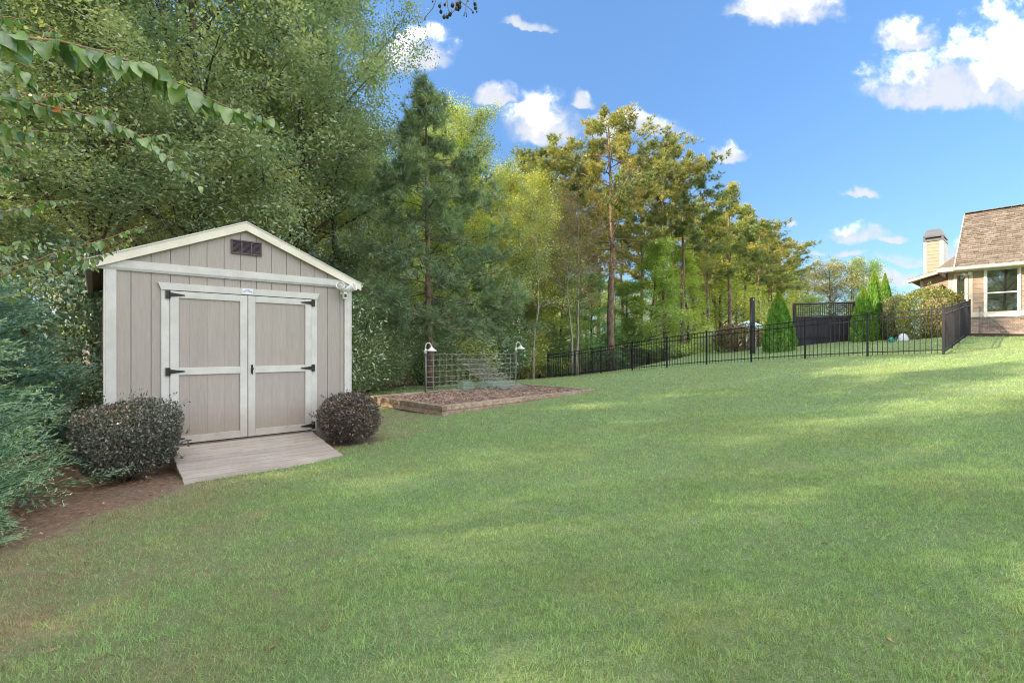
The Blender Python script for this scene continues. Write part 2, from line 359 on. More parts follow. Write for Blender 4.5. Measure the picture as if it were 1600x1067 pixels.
def mat_bark(name, c1, c2, sc_=(14, 14, 2.5)):
    return surf(name, c1, .9, .2, 1.0, sc_, .9, spec=.15, col2=c2, bscale=4.0)
M = {}
M['ground'] = mat_ground(); M['blade'] = mat_blade()
M['siding'] = surf('grey_beige_siding_paint', (.355, .318, .293), .62, .05, 6, (6, 6, .6), .35, col2=(.335, .30, .275), bscale=11, objrnd=.05, splash=True)
M['trim'] = surf('cream_white_trim_paint', (.56, .55, .535), .5, .04, 4, (1, 1, 1), .2, col2=(.50, .49, .47), bscale=30, dirt=((.36, .32, .27), 3.0, .60, .45), objrnd=.05, splash=True)
M['rake'] = surf('cream_rake_board', (.70, .67, .57), .5, .04, 4, (1, 1, 1), .15, col2=(.62, .58, .48), bscale=30)
M['dark'] = surf('shadow_gap_black', (.03, .03, .03), .8, .1)
M['soffit'] = surf('brown_soffit_wood', (.20, .14, .10), .8, .2, 3, (2, 8, 8), .4)
M['gutter'] = surf('taupe_gutter', (.30, .24, .20), .45, .1, 4, None, .1)
M['metal_roof'] = surf('light_metal_roof', (.45, .44, .42), .35, .06, 3, None, .05, metal=.6)
M['hinge'] = surf('black_iron_hinge', (.035, .035, .04), .45, .1, 8, None, .2, metal=.5)
M['ramp'] = surf('weathered_deck_board', (.34, .305, .275), .8, .14, 1.6, (1.5, 14, 14), .5, col2=(.31, .26, .215), bscale=6, dirt=((.42, .39, .36), 2.4, .5, .4), objrnd=.16)
M['ramp_side'] = surf('weathered_stringer', (.26, .20, .15), .85, .2, 2, (1.5, 8, 8), .5)
M['timber'] = surf('weathered_landscape_timber', (.36, .28, .21), .9, .2, 1.3, (1.4, 12, 12), .8, col2=(.20, .145, .11), bscale=5, dirt=((.48, .43, .36), 1.2, .5, .6), objrnd=.55)
M['post_tan'] = surf('tan_wood_post', (.35, .25, .18), .85, .15, 3, (8, 8, 1), .4)
M['vent'] = surf('mauve_brown_plastic_vent', (.105, .075, .09), .5, .1, 10, None, .1)
M['white_plastic'] = surf('white_plastic', (.78, .78, .78), .35, .03, 5, None, .03)
M['lens'] = surf('frosted_lens', (.42, .41, .36), .25, .05, 8, None, .05)
M['blackp'] = surf('black_gloss_plastic', (.02, .02, .025), .2, .1, 5, None, .02)
M['sign'] = surf('white_sign_face', (.72, .74, .80), .4, .03, 5, None, .02)
M['ink'] = surf('blue_sign_ink', (.10, .13, .34), .5, .05, 5, None, .0)
M['wire'] = surf('galvanised_wire', (.35, .35, .34), .5, .12, 8, None, .1, metal=.3)
M['green_wire'] = surf('green_coated_wire', (.34, .46, .36), .5, .1, 8, None, .1)
M['pole'] = surf('grey_lamp_pole', (.16, .16, .165), .5, .15, 5, None, .15)
M['lamp_white'] = surf('white_enamel_shade', (.76, .76, .74), .35, .05, 8, None, .05)
M['mulch'] = surf('pine_bark_mulch', (.34, .25, .20), .95, .25, 5, None, 1.0, spec=.1, col2=(.15, .105, .085), bscale=38)
M['chip'] = surf('mulch_chip', (.36, .27, .215), .95, .2, 5, None, .3, spec=.1, island=1.1)
M['fence'] = surf('black_powder_coat', (.014, .016, .026), .45, .1, 6, None, .05, spec=.35)
M['screen'] = surf('black_stained_board', (.045, .042, .055), .6, .15, 2, (8, 8, 1), .4, objrnd=.25)
M['hsiding'] = surf('tan_lap_siding', (.34, .26, .20), .6, .05, 4, (1, 6, 6), .2, objrnd=.05)
M['htrim'] = surf('cream_house_trim', (.55, .50, .43), .5, .04, 4, None, .08)
M['hwhite'] = surf('white_window_vinyl', (.80, .78, .72), .4, .03, 4, None, .03)
M['mortar'] = surf('pale_mortar', (.48, .44, .39), .9, .1, 20, None, .5)
M['brick'] = surf('mixed_brown_brick', (.25, .20, .17), .85, .12, 12, None, .4, island=.8)
M['deck_under'] = surf('roof_underlay', (.12, .09, .07), .9, .1)
M['shingle'] = surf('tan_brown_shingle', (.175, .148, .125), .95, .12, 14, None, .5, spec=.15, island=.55, bscale=50)
M['flash'] = surf('slate_metal_cap', (.11, .12, .14), .4, .1, 6, None, .08, metal=.4)
M['blind'] = surf('cream_blind_slat', (.72, .68, .56), .5, .03, 4, None, .02)
M['room'] = surf('dim_room', (.16, .14, .12), .9, .1)
M['dmulch'] = surf('dark_wet_mulch', (.045, .03, .026), .95, .3, 6, None, 1.0, spec=.15, col2=(.015, .011, .01), bscale=30)
M['umbrella'] = surf('pale_teal_canvas', (.42, .66, .66), .8, .04, 3, None, .1)
M['teal'] = surf('teal_glaze', (.03, .26, .25), .3, .1, 6, None, .05)
M['potw'] = surf('pale_resin', (.62, .66, .68), .5, .05, 6, None, .1)
M['litter'] = surf('fallen_leaf', (.30, .19, .11), .9, .2, 5, None, .2, island=1.0)
mg, b, out = new_mat('window_glass'); g1 = b.n('ShaderNodeBsdfGlossy'); g1.inputs['Roughness'].default_value = .015; g1.inputs[0].default_value = (.9, .95, 1, 1)
t1 = b.n('ShaderNodeBsdfTransparent'); t1.inputs[0].default_value = (.85, .9, .88, 1); fr = b.n('ShaderNodeFresnel'); fr.inputs[0].default_value = 1.5
mm = b.n('ShaderNodeMixShader'); link(b, b.m('ADD', b.m('MULTIPLY', fr.outputs[0], 1.6), .18, clamp=True), mm.inputs[0]); link(b, t1.outputs[0], mm.inputs[1]); link(b, g1.outputs[0], mm.inputs[2]); link(b, mm.outputs[0], out.inputs[0]); M['glass'] = mg
# bark and foliage
M['bark'] = mat_bark('brown_hardwood_bark', (.13, .10, .078), (.05, .04, .03))
M['bark_pine'] = mat_bark('red_grey_pine_bark', (.25, .175, .135), (.10, .07, .055), (9, 9, 3))
M['bark_pale'] = mat_bark('pale_grey_smooth_bark', (.38, .34, .29), (.20, .17, .14))
M['bark_crepe'] = mat_bark('tan_smooth_bark', (.33, .22, .15), (.20, .13, .09), (6, 6, 2))
M['leaf_oak'] = leafm('oak_leaf', [(0.103, 0.187, 0.119), (0.207, 0.312, 0.199), (0.310, 0.406, 0.236), (0.413, 0.500, 0.298), (0.485, 0.500, 0.247)], .38, .10, .5)
M['leaf_pine'] = leafm('pine_needle', [(0.101, 0.166, 0.068), (0.169, 0.238, 0.095), (0.236, 0.290, 0.107), (0.338, 0.342, 0.112), (0.450, 0.362, 0.135)], .26, .05)
M['leaf_young'] = leafm('blue_green_pine_needle', [(0.075, 0.142, 0.077), (0.136, 0.228, 0.118), (0.210, 0.319, 0.161), (0.297, 0.398, 0.193), (0.495, 0.432, 0.161)], .25, .08)
M['leaf_sparse'] = leafm('thin_brown_leaf', [(0.189, 0.145, 0.084), (0.290, 0.217, 0.123), (0.246, 0.232, 0.109), (0.362, 0.275, 0.145)], .35, .04)
M['leaf_big'] = leafm('magnolia_leaf', [(0.067, 0.130, 0.068), (0.134, 0.222, 0.111), (0.218, 0.312, 0.154), (0.337, 0.418, 0.198)], .2, .14, .35)
M['leaf_cyp'] = leafm('cypress_scale', [(0.104, 0.210, 0.147), (0.192, 0.350, 0.238), (0.297, 0.489, 0.283), (0.425, 0.500, 0.311)], .25, .06)
M['leaf_arb'] = leafm('arborvitae_scale', [(0.068, 0.189, 0.022), (0.135, 0.351, 0.032), (0.225, 0.375, 0.040), (0.312, 0.375, 0.054)], .3, .04)
M['leaf_lor'] = leafm('dark_purple_green_leaf', [(0.058, 0.046, 0.055), (0.107, 0.096, 0.106), (0.117, 0.157, 0.104), (0.196, 0.211, 0.181), (0.292, 0.130, 0.121)], .2, .06, .4)
M['leaf_hedge'] = leafm('gold_green_leaf', [(0.117, 0.151, 0.052), (0.217, 0.250, 0.078), (0.367, 0.333, 0.104), (0.483, 0.400, 0.148), (0.483, 0.333, 0.157)], .3, .05)
M['leaf_crepe'] = leafm('crepe_myrtle_leaf', [(0.065, 0.152, 0.041), (0.109, 0.225, 0.051), (0.160, 0.290, 0.065), (0.203, 0.319, 0.072)], .42, .07, .3, tint=True)
M['pod'] = surf('green_brown_seed_pod', (.045, .045, .028), .6, .2, 20, None, .2)
# ------------------------------------------------------------------ ground
def axis_coords(lo, hi, step, far_lo, far_hi, grow=1.22):
    c = list(np.arange(lo, hi + 1e-6, step)); s = step; x = hi; up = []
    while x < far_hi: s *= grow; x += s; up.append(x)
    s = step; x = lo; dn = []
    while x > far_lo: s *= grow; x -= s; dn.append(x)
    return np.array(dn[::-1] + c + up)
gx = axis_coords(-8, 14, .12, -900, 900); gy = axis_coords(.5, 20, .12, -300, 1500)
GX, GY = np.meshgrid(gx, gy, indexing='ij'); GZ = H(GX, GY)
GZ = GZ + (vnoise(GX, GY, .8, 8) - .5) * .025 * (np.hypot(GX, GY) < 40)
lit, worn = masks(GX, GY)
nx, ny = len(gx), len(gy); idx = np.arange(nx * ny).reshape(nx, ny)
gf = np.stack([idx[:-1, :-1], idx[1:, :-1], idx[1:, 1:], idx[:-1, 1:]], -1).reshape(-1, 4)
obj('ground', npmesh('ground', np.stack([GX, GY, GZ], -1).reshape(-1, 3), gf, {'litter': lit.ravel(), 'worn': worn.ravel()}, True), M['ground'],
    label='mown lawn rising to the right with bare leaf litter along the woods', kind='structure')
# ------------------------------------------------------------------ storage shed
shed = empty('storage_shed', (*SH_O, 0), SH_A, label='taupe wooden garden shed with cream trim and double doors', cat='shed')
W_, D_ = 3.05, 3.66; ZB, ZE, ZP, SL = .13, 2.59, 3.37, .426
zt = lambda x: ZP - SL * abs(x - W_ / 2)
MB().box(.014, W_ - .014, .014, D_ - .014, ZB, ZE + .09).prism([(.014, ZE + .08), (W_ - .014, ZE + .08), (W_ - .014, zt(0) - .05), (W_ / 2, ZP - .04), (.014, zt(0) - .05)], .014, D_ - .014).build('wall_core', M['siding'], shed)
gr = [.1] + [g for g in [.04 + .2032 * k for k in range(1, 15)] if .12 < g < 2.93] + [2.95]
G2 = .0035
for a, c in zip(gr[:-1], gr[1:]):
    for (u0, u1) in ((a + G2, c - G2),):
        if u1 < .55 or u0 > 2.51: MB().bbox(u0, u1, 0, .0135, ZB, ZE, .002).build('siding_board', M['siding'], shed)
        elif u0 < .55: MB().prism([(u0, ZB), (.55, ZB), (.55, 2.437), (u1, 2.437), (u1, ZE), (u0, ZE)], 0, .0135).build('siding_board', M['siding'], shed)
        elif u1 > 2.51: MB().prism([(u0, 2.437), (2.51, 2.437), (2.51, ZB), (u1, ZB), (u1, ZE), (u0, ZE)], 0, .0135).build('siding_board', M['siding'], shed)
        else: MB().bbox(u0, u1, 0, .0135, 2.437, ZE, .002).build('siding_board', M['siding'], shed)
        p = [(u0, ZE + .09), (u1, ZE + .09), (u1, zt(u1) - .08)] + ([(W_ / 2, ZP - .08)] if u0 < W_ / 2 < u1 else []) + [(u0, zt(u0) - .08)]
        MB().prism(p, 0, .0135).build('siding_board', M['siding'], shed)
bm_side = MB(); 
for k in range(18):
    MB().box(0, .0135, .1 + k * .192, .1 + (k + 1) * .192 - .008, ZB, ZE).build('siding_board', M['siding'], shed)
    MB().box(W_ - .0135, W_, .1 + k * .192, .1 + (k + 1) * .192 - .008, ZB, ZE).build('siding_board', M['siding'], shed)
T = -.019
for x0, x1 in ((0, .104), (W_ - .098, W_)): MB().bbox(x0, x1, T, 0, ZB - .02, ZE, .003).build('corner_board', M['trim'], shed)
for x0, x1 in ((-.019, 0), (W_, W_ + .019)): MB().box(x0, x1, T, .09, ZB - .02, ZE).build('corner_board', M['trim'], shed)
MB().box(-.019, 0, D_ - .09, D_, ZB, ZE).build('corner_board', M['siding'], shed)
MB().prism([(-.12, ZE), (W_ + .12, ZE), (W_ + .12, zt(W_ + .12) - .114), (2.98, ZE + .095), (.07, ZE + .095), (-.12, zt(-.12) - .114)], T - .002, 0).build('band_board', M['trim'], shed)
for s in (-1, 1):
    xe = W_ / 2 + s * 1.69
    p = [(xe, zt(xe) - .115), (W_ / 2, ZP - .115), (W_ / 2, ZP), (xe, zt(xe))]
    if s > 0: p = p[::-1]
    MB().prism(p, -.062, -.022).build('rake_board', M['rake'], shed)
    p2 = [(xe + s * .012, zt(xe) - .012), (W_ / 2, ZP + .001), (W_ / 2, ZP + .014), (xe + s * .012, zt(xe) + .004)]
    if s > 0: p2 = p2[::-1]
    MB().prism(p2, -.072, D_ + .05).build('roof_sheet', M['metal_roof'], shed)
    p3 = [(xe, zt(xe) - .09), (W_ / 2, ZP - .08), (W_ / 2, ZP - .004), (xe, zt(xe) - .018)]
    if s > 0: p3 = p3[::-1]
    MB().prism(p3, -.0215, D_ + .03).build('roof_deck', M['soffit'], shed)
    rb = MB()
    for k in range(17):
        y = .05 + k * .225
        rb.beam((xe + s * .012, y, zt(xe) + .010), (W_ / 2, y, ZP + .02), .03, .02)
    rb.build('roof_rib', M['metal_roof'], shed)
    gx0 = xe + s * .02
    gu = MB().prism([(gx0, zt(xe) - .115), (gx0 - s * .002, zt(xe) - .01)][::1] + [(gx0 - s * .06, zt(xe) - .01), (gx0 - s * .06, zt(xe) - .115)] if s < 0 else
                    [(gx0 - .06, zt(xe) - .115), (gx0, zt(xe) - .115), (gx0 - .002, zt(xe) - .01), (gx0 - .06, zt(xe) - .01)], -.02, D_ + .03)
    gu.build('eave_fascia', M['gutter'], shed)
# drip teeth along the left eave
for k in range(46): MB().box(-.205, -.192, -.02 + k * .08, .02 + k * .08, zt(-.165) - .035, zt(-.165) + .008).build('eave_tooth', M['metal_roof'], shed)
# head and jambs
MB().prism([(.548, 2.35), (2.517, 2.35), (2.552, 2.44), (.513, 2.44)], T - .012, -.001).build('door_head_board', M['trim'], shed)
MB().bbox(.548, .6385, T, -.001, .31, 2.349, .003).build('door_jamb', M['trim'], shed)
MB().bbox(2.434, 2.517, T, -.001, .31, 2.349, .003).build('door_jamb', M['trim'], shed)
MB().box(.64, 2.433, -.004, .001, .32, 2.349).build('door_recess', M['dark'], shed)
MB().box(.60, 2.47, T, .0, .27, .309).build('door_sill', M['ramp_side'], shed)
MB().box(0, W_, .0, .04, -.06, ZB).box(0, .04, .04, D_, -.08, ZB).box(W_ - .04, W_, .04, D_, -.05, ZB).build('skid_beam', M['ramp_side'], shed)
for (a, c, nm) in ((.642, 1.544, 'L'), (1.552, 2.431, 'R')):
    left = nm == 'L'; d = empty('door', (a, 0, .335)); d.parent = shed
    w = c - a; h = 2.338 - .335; sw = .094
    pr = [0, sw] + [g - a for g in gr if a + sw + .03 < g < c - sw - .03] + [w - sw]
    for u0, u1 in zip(pr[1:-1], pr[2:]):
        MB().bbox(u0 + G2, u1 - G2, -.013, -.0045, .08, h - .08, .002).build('panel_board', M['siding'], d)
    MB().box(sw, w - sw, -.0105, -.0045, .07, h - .07).build('panel_backing', M['siding'], d)
    Y0, Y1 = -.033, -.0045
    MB().bbox(0, sw, Y0, Y1, 0, h, .003).build('stile', M['trim'], d); MB().bbox(w - sw, w, Y0, Y1, 0, h, .003).build('stile', M['trim'], d)
    MB().bbox(sw, w - sw, Y0 + .001, Y1, h - .088, h, .003).build('rail', M['trim'], d)
    MB().bbox(sw, w - sw, Y0 + .001, Y1, .903, .998, .003).build('rail', M['trim'], d)
    MB().bbox(sw, w - sw, Y0 + .001, Y1, 0, .098, .003).build('rail', M['trim'], d)
    for hz in (.065, .951, h - .05):
        mb = MB(); sx = 1 if left else -1; x0 = -.004 if left else w + .004
        pl = sorted((x0, x0 - sx * .045)); mb.box(pl[0], pl[1], -.041, -.0345 + .015, hz - .052, hz + .052)
        poly = [(x0, hz - .03), (x0 + sx * .165, hz - .006), (x0 + sx * .165, hz + .006), (x0, hz + .03)]
        if sx < 0: poly = poly[::-1]
        mb.prism(poly, -.040, -.0335)
        mb.tube([(x0, -.042, hz - .05), (x0, -.042, hz + .05)], .008, 8)
        mb.build('hinge', M['hinge'], d)
    if not left:
        hb = MB().box(.035, .062, -.037, -.033, .90, 1.02); hb.lathe([(.0, -.075), (.016, -.072), (.02, -.06), (.012, -.045), (.012, -.034)], (.048, 0, .965), 12, 'y')
        hb.tube([(.048, -.05, .93), (.044, -.06, .905), (.05, -.05, .885)], .006, 6); hb.build('door_handle', M['blackp'], d)
# gable vent
vn = empty('gable_vent', (1.34, -.014, 2.918)); vn.parent = shed
vw, vh = .392, .20
fm = MB().bbox(0, vw, -.012, .014, 0, .02).bbox(0, vw, -.012, .014, vh - .02, vh)
for x in (0, .124, .248, vw - .02): fm.bbox(x, x + .02, -.012, .014, .02, vh - .02)
fm.build('vent_frame', M['vent'], vn)
MB().box(.01, vw - .01, .008, .0135, .01, vh - .01).build('vent_screen', M['dark'], vn)
for x0, x1 in ((.021, .123), (.145, .247), (.269, vw - .021)):
    for k in range(9):
        z = .026 + k * .0165; MB().add([(x0, -.008, z), (x1, -.008, z), (x1, .007, z + .011), (x0, .007, z + .011), (x0, -.008, z + .003), (x1, -.008, z + .003), (x1, .007, z + .014), (x0, .007, z + .014)],
            [(0, 3, 2, 1), (4, 5, 6, 7), (0, 1, 5, 4), (1, 2, 6, 5), (2, 3, 7, 6), (3, 0, 4, 7)]).build('louver', M['vent'], vn)
# maker's plate on the head board
sg = MB().bbox(0, .135, 0, .006, 0, .078, .002).build('maker_sign', M['sign'], shed); sg.location = (1.475, T - .0185, 2.356)
def text(body, size, mat, parent, loc, name='lettering', rot=(R(90), 0, 0), sx=1.0, ext=.0006):
    cu = bpy.data.curves.new(name, 'FONT'); cu.body = body; cu.size = size; cu.align_x = 'CENTER'; cu.align_y = 'CENTER'; cu.extrude = ext; cu.resolution_u = 3
    o = bpy.data.objects.new(name, cu); COL.objects.link(o); cu.materials.append(mat); o.parent = parent; o.location = loc; o.rotation_euler = rot; o.scale = (sx, 1, 1); return o
tl = [text('COOK', .018, M['ink'], sg, (.0675, -.0012, .061))]
for k, ch in enumerate('PORT BARNS'):
    if ch == ' ': continue
    t = (k - 4.5) / 4.5; tl.append(text(ch, .024, M['ink'], sg, (.0675 + t * .054, -.0012, .043 - t * t * .012), rot=(R(90), t * .35, 0)))
bpy.context.view_layer.update(); dg = bpy.context.evaluated_depsgraph_get(); lv, lf = [], []
for o in tl:
    tm = o.evaluated_get(dg).to_mesh(); Lm = Matrix.LocRotScale(o.location, o.rotation_euler, o.scale); n0 = len(lv)
    lv += [tuple(Lm @ v.co) for v in tm.vertices]; lf += [tuple(n0 + i for i in p.vertices) for p in tm.polygons]
for o in tl: bpy.data.objects.remove(o)
MB().add(lv, lf).build('lettering', M['ink'], sg)
# ------------------------------------------------------------------ floodlight camera on the shed corner
c_, s_ = math.cos(SH_A), math.sin(SH_A)
def shw(x, y, z): return (SH_O[0] + x * c_ - y * s_, SH_O[1] + x * s_ + y * c_, z)
fl = empty('floodlight_camera', shw(2.925, -.021, 2.50), SH_A, label='white twin-head floodlight camera under the right eave of the shed', cat='security light')
MB().bbox(-.045, .045, -.03, 0, -.05, .05, .006).build('mount_plate', M['white_plastic'], fl)
MB().tube([(0, -.03, 0), (0, -.07, .0)], .022, 12).build('neck', M['white_plastic'], fl, True)
for sgn in (-1, 1):
    hd = empty('lamp_head', (sgn * .03, -.07, .02)); hd.parent = fl
    hd.rotation_euler = (R(-22), R(0), R(-38 * sgn * -1) if sgn < 0 else R(38))
    ax = MB().lathe([(.0, .10), (.028, .095), (.042, .06), (.055, 0), (.064, -.055), (.066, -.075), (.06, -.078), (.052, -.06)], (0, -.08, 0), 18, 'y')
    ax.build('shade', M['white_plastic'], hd, True)
    MB().lathe([(.0, -.066), (.053, -.064), (.053, -.06)], (0, -.08, 0), 18, 'y').build('lens', M['lens'], hd, True)
cb_ = MB().bbox(-.03, .03, -.105, -.045, -.125, -.02, .01).build('camera_body', M['white_plastic'], fl)
MB().bbox(-.02, .02, -.109, -.1055, -.10, -.045, .002).build('camera_eye', M['blackp'], fl)
# ------------------------------------------------------------------ ramp
ramp = empty('entry_ramp', (SH_O[0] + .64 * c_ + .02 * s_, SH_O[1] + .64 * s_ - .02 * c_, 0), SH_A, label='weathered grey plank ramp leading up to the shed doors', cat='ramp')
RL, RW, z0r, z1r = 1.40, 1.80, .300, .125
nb = 10; rise = (z0r - z1r) / RL
for k in range(nb):
    a, c = k * RL / nb, (k + 1) * RL / nb - .010
    za, zc = z0r - rise * a, z0r - rise * c; j = random.uniform(-.004, .008)
    w0, w1 = -j, RW + random.uniform(-.006, .006)
    MB().add([(w0, -a, za - .03), (w1, -a, za - .03), (w1, -c, zc - .03), (w0, -c, zc - .03), (w0, -a, za), (w1, -a, za), (w1, -c, zc), (w0, -c, zc)],
             [(0, 1, 2, 3), (7, 6, 5, 4), (0, 4, 5, 1), (1, 5, 6, 2), (2, 6, 7, 3), (3, 7, 4, 0)]).build('plank', M['ramp'], ramp)
for x in (.01, .6, 1.2, RW - .05):
    MB().add([(x, 0, 0.0), (x + .04, 0, 0.0), (x + .04, 0, z0r - .032), (x, 0, z0r - .032), (x, -RL + .03, .03), (x + .04, -RL + .03, .03), (x + .04, -RL + .03, z1r - .03), (x, -RL + .03, z1r - .03)],
             [(0, 3, 2, 1), (4, 5, 6, 7), (0, 1, 5, 4), (1, 2, 6, 5), (2, 3, 7, 6), (3, 0, 4, 7)]).build('stringer', M['ramp_side'], ramp)
# ------------------------------------------------------------------ raised bed
N_, L_, R_, B_ = map(np.array, ((-1.48, 10.0), (-3.63, 12.13), (2.49, 14.2), (.34, 16.33)))
bed = empty('raised_bed', (*N_, .17), 0, label='low rectangular garden bed edged with stacked brown timbers and filled with mulch', cat='garden bed')
def timber(a, c, z, nseg, off=0.0, hgt=.097, wid=.13, skew=(0, 0)):
    a, c = np.array(a), np.array(c); Ln = np.linalg.norm(c - a); d = (c - a) / Ln
    cuts = [0] + [(k + off) / nseg for k in range(1, nseg)] + [1]
    for t0, t1 in zip(cuts[:-1], cuts[1:]):
        p, q = a + d * (t0 * Ln + .004), a + d * (t1 * Ln - .004); j = random.uniform(-.012, .012)
        nrm = np.array([-d[1], d[0]]) * j
        z0 = z + skew[0] * t0 + skew[1] * (1 - t0) ; z1 = z + skew[0] * t1 + skew[1] * (1 - t1)
        mb = MB().beam((p[0] + nrm[0], p[1] + nrm[1], z0), (q[0] + nrm[0], q[1] + nrm[1], z1), wid, hgt)
        mb.build('timber', M['timber'], bed, origin=(N_[0], N_[1], .17))
ins = .065
def inset(p, q, r):     # a wall line moved inwards by half a timber
    return p
c0 = (N_ + L_ + R_ + B_) / 4
def shr(p, f=1.0): return p + (c0 - p) / np.linalg.norm(c0 - p) * ins * 1.3 * f
n2, l2, r2, b2 = map(shr, (N_, L_, R_, B_))
dl = (l2 - n2) / np.linalg.norm(l2 - n2); dr = (r2 - n2) / np.linalg.norm(r2 - n2)
for lev, zz in enumerate((.226, .333)):
    e = .065 if lev else -.065
    timber(n2 - dl * e - 0 * dr, l2 + dl * e, zz, 1 + lev, .35 * lev)
    timber(n2 + dr * -(-e) - 0, r2 + dr * e * -1, zz, 2, .12 - .2 * lev)
    timber(l2 + dr * e, b2 - dr * e, zz, 2, .1 * lev)
    timber(b2 + dl * e, r2 - dl * e, zz - .01 * lev, 1)
nn = 40; tt = np.linspace(.012, .988, nn); ss = np.linspace(.018, .982, 26)
TT, SS = np.meshgrid(tt, ss, indexing='ij')
pos = n2[None, None, :] + (r2 - n2) * TT[..., None] + (l2 - n2) * SS[..., None]
rg = np.random.default_rng(5)
sz = .335 + (vnoise(pos[..., 0], pos[..., 1], .5, 12) - .5) * .09 + (vnoise(pos[..., 0], pos[..., 1], .17, 13) - .5) * .04 - .02 * (np.abs(TT - .5) * 2) ** 4
sz = np.maximum(sz, H(pos[..., 0], pos[..., 1]) + .03)
sv = np.concatenate([pos, sz[..., None]], -1).reshape(-1, 3) - np.array([N_[0], N_[1], .17])
ii = np.arange(nn * 26).reshape(nn, 26); sf = np.stack([ii[:-1, :-1], ii[1:, :-1], ii[1:, 1:], ii[:-1, 1:]], -1).reshape(-1, 4)
obj('mulch_fill', npmesh('mulch_fill', sv, sf, None, True), M['mulch'], bed)
nc = 9000; u_, v_ = rg.random(nc) * .96 + .02, rg.random(nc) * .96 + .02
cp_ = n2 + (r2 - n2) * u_[:, None] + (l2 - n2) * v_[:, None]
cz = .345 + (vnoise(cp_[:, 0], cp_[:, 1], .5, 12) - .5) * .09 + (vnoise(cp_[:, 0], cp_[:, 1], .17, 13) - .5) * .04
cz = np.maximum(cz, H(cp_[:, 0], cp_[:, 1]) + .04)
def chips(cen, L, Wd, rg, flat=.5):
    n = len(cen); a = rg.normal(size=(n, 3)); a[:, 2] *= flat; a /= np.linalg.norm(a, axis=1)[:, None]
    b_ = rg.normal(size=(n, 3)); b_ = np.cross(a, b_); b_ /= np.linalg.norm(b_, axis=1)[:, None]
    L = np.asarray(L)[:, None] / 2; Wd = np.asarray(Wd)[:, None] / 2
    v = np.stack([cen - a * L, cen + b_ * Wd, cen + a * L, cen - b_ * Wd], 1).reshape(-1, 3)
    return v, np.arange(n * 4).reshape(n, 4)
cv, cf = chips(np.concatenate([cp_, cz[:, None]], 1) - np.array([N_[0], N_[1], .17]), rg.uniform(.03, .09, nc), rg.uniform(.012, .03, nc), rg, .35)
obj('mulch_chips', npmesh('mulch_chips', cv, cf), M['chip'], bed, kind='stuff')
# ------------------------------------------------------------------ lamp posts and wire trellis along the far edge of the bed
def edge_pt(s): return L_ + (B_ - L_) * s
PA, PB = edge_pt(.29) + np.array([.10, -.10]), edge_pt(.925) + np.array([.09, -.09])
def lamp_post(p, top, lab, face):
    e = empty('lamp_post', (p[0], p[1], .30), face, label=lab, cat='garden lamp', group='lamp posts at the ends of the wire trellis')
    hh = top - .30
    MB().tube([(0, 0, -.05), (0, 0, hh - .22)], .021, 8).build('pole', M['pole'], e, True)
    MB().lathe([(0, hh - .31), (.035, hh - .30), (.045, hh - .25), (.035, hh - .20), (.022, hh - .17), (0, hh - .165)], (0, 0, 0), 14).build('socket_box', M['lamp_white'], e, True)
    arc = [(0, 0, hh - .2), (0, 0, hh - .1)] + [(.075 - .075 * math.cos(t), 0, hh - .09 + .09 * math.sin(t)) for t in np.linspace(0.2, math.pi * .92, 9)] + [(.155, 0, hh - .12)]
    MB().tube(arc, .013, 8).build('gooseneck', M['lamp_white'], e, True)
    MB().lathe([(.018, hh - .09), (.03, hh - .12), (.045, hh - .14), (.10, hh - .185), (.15, hh - .215), (.152, hh - .228), (.14, hh - .22), (.09, hh - .19), (.03, hh - .15), (0, hh - .14)], (.16, 0, 0), 20).build('lamp_shade', M['lamp_white'], e, True)
    MB().lathe([(0, hh - .235), (.022, hh - .225), (.028, hh - .2), (.02, hh - .165)], (.16, 0, 0), 10).build('bulb', M['lens'], e, True)
    return e
lamp_post(PA, 1.73, 'nearer white gooseneck lamp, on its pole at the left end of the trellis', R(5))
lamp_post(PB, 1.78, 'farther white gooseneck lamp, on its pole at the right end of the trellis', R(15))
tr = empty('wire_trellis', (PA[0], PA[1], .36), label='upright galvanised cattle panel stretched between the two lamp posts', cat='trellis')
dirT = PB - PA; LT = np.linalg.norm(dirT); uT = dirT / LT
def tp(s, z, off=0.0): return (uT[0] * s - uT[1] * off, uT[1] * s + uT[0] * off, z)
for k in range(17):
    s = .04 + (LT - .08) * k / 16; z1 = 1.045 + random.uniform(-.005, .01)
    MB().tube([tp(s, .0), tp(s + random.uniform(-.01, .01), z1 - .0)], .0085, 5).build('upright_wire', M['wire'], tr)
for k, z in enumerate((.02, .14, .27, .42, .58, .74, .89, 1.04)):
    MB().tube([tp(.02 + s * (LT - .04), z + .008 * math.sin(s * 5 + k)) for s in np.linspace(0, 1, 7)], .0062, 5).build('cross_wire', M['wire'], tr)
# a second panel slumped against it
lp = empty('leaning_wire_panel', (PA[0] + uT[0] * 1.6, PA[1] + uT[1] * 1.6, .36), label='slumped sheet of wire mesh curling down against the upright trellis', cat='wire mesh')
def lpt(s, t):      # s along, t from top to toe: slides right and towards the camera as it comes down
    z = .86 * (1 - t) ** 1.25 + .03 * math.sin(s * 6) * (1 - t) + .015
    al = 1.15 + s * 1.15 + t * .95 + .2 * t * t; off = -.06 - .62 * t ** 1.6
    p = tp(al, z, off); return (p[0] - uT[0] * 1.6, p[1] - uT[1] * 1.6, p[2])
for k in range(12):
    s = k / 11; MB().tube([lpt(s, t) for t in np.linspace(0, 1, 9)], .0062, 5).build('upright_wire', M['wire'], lp)
for k in range(8):
    t = k / 7; MB().tube([lpt(s, t) for s in np.linspace(0, 1, 7)], .0062, 5).build('cross_wire', M['wire'], lp)
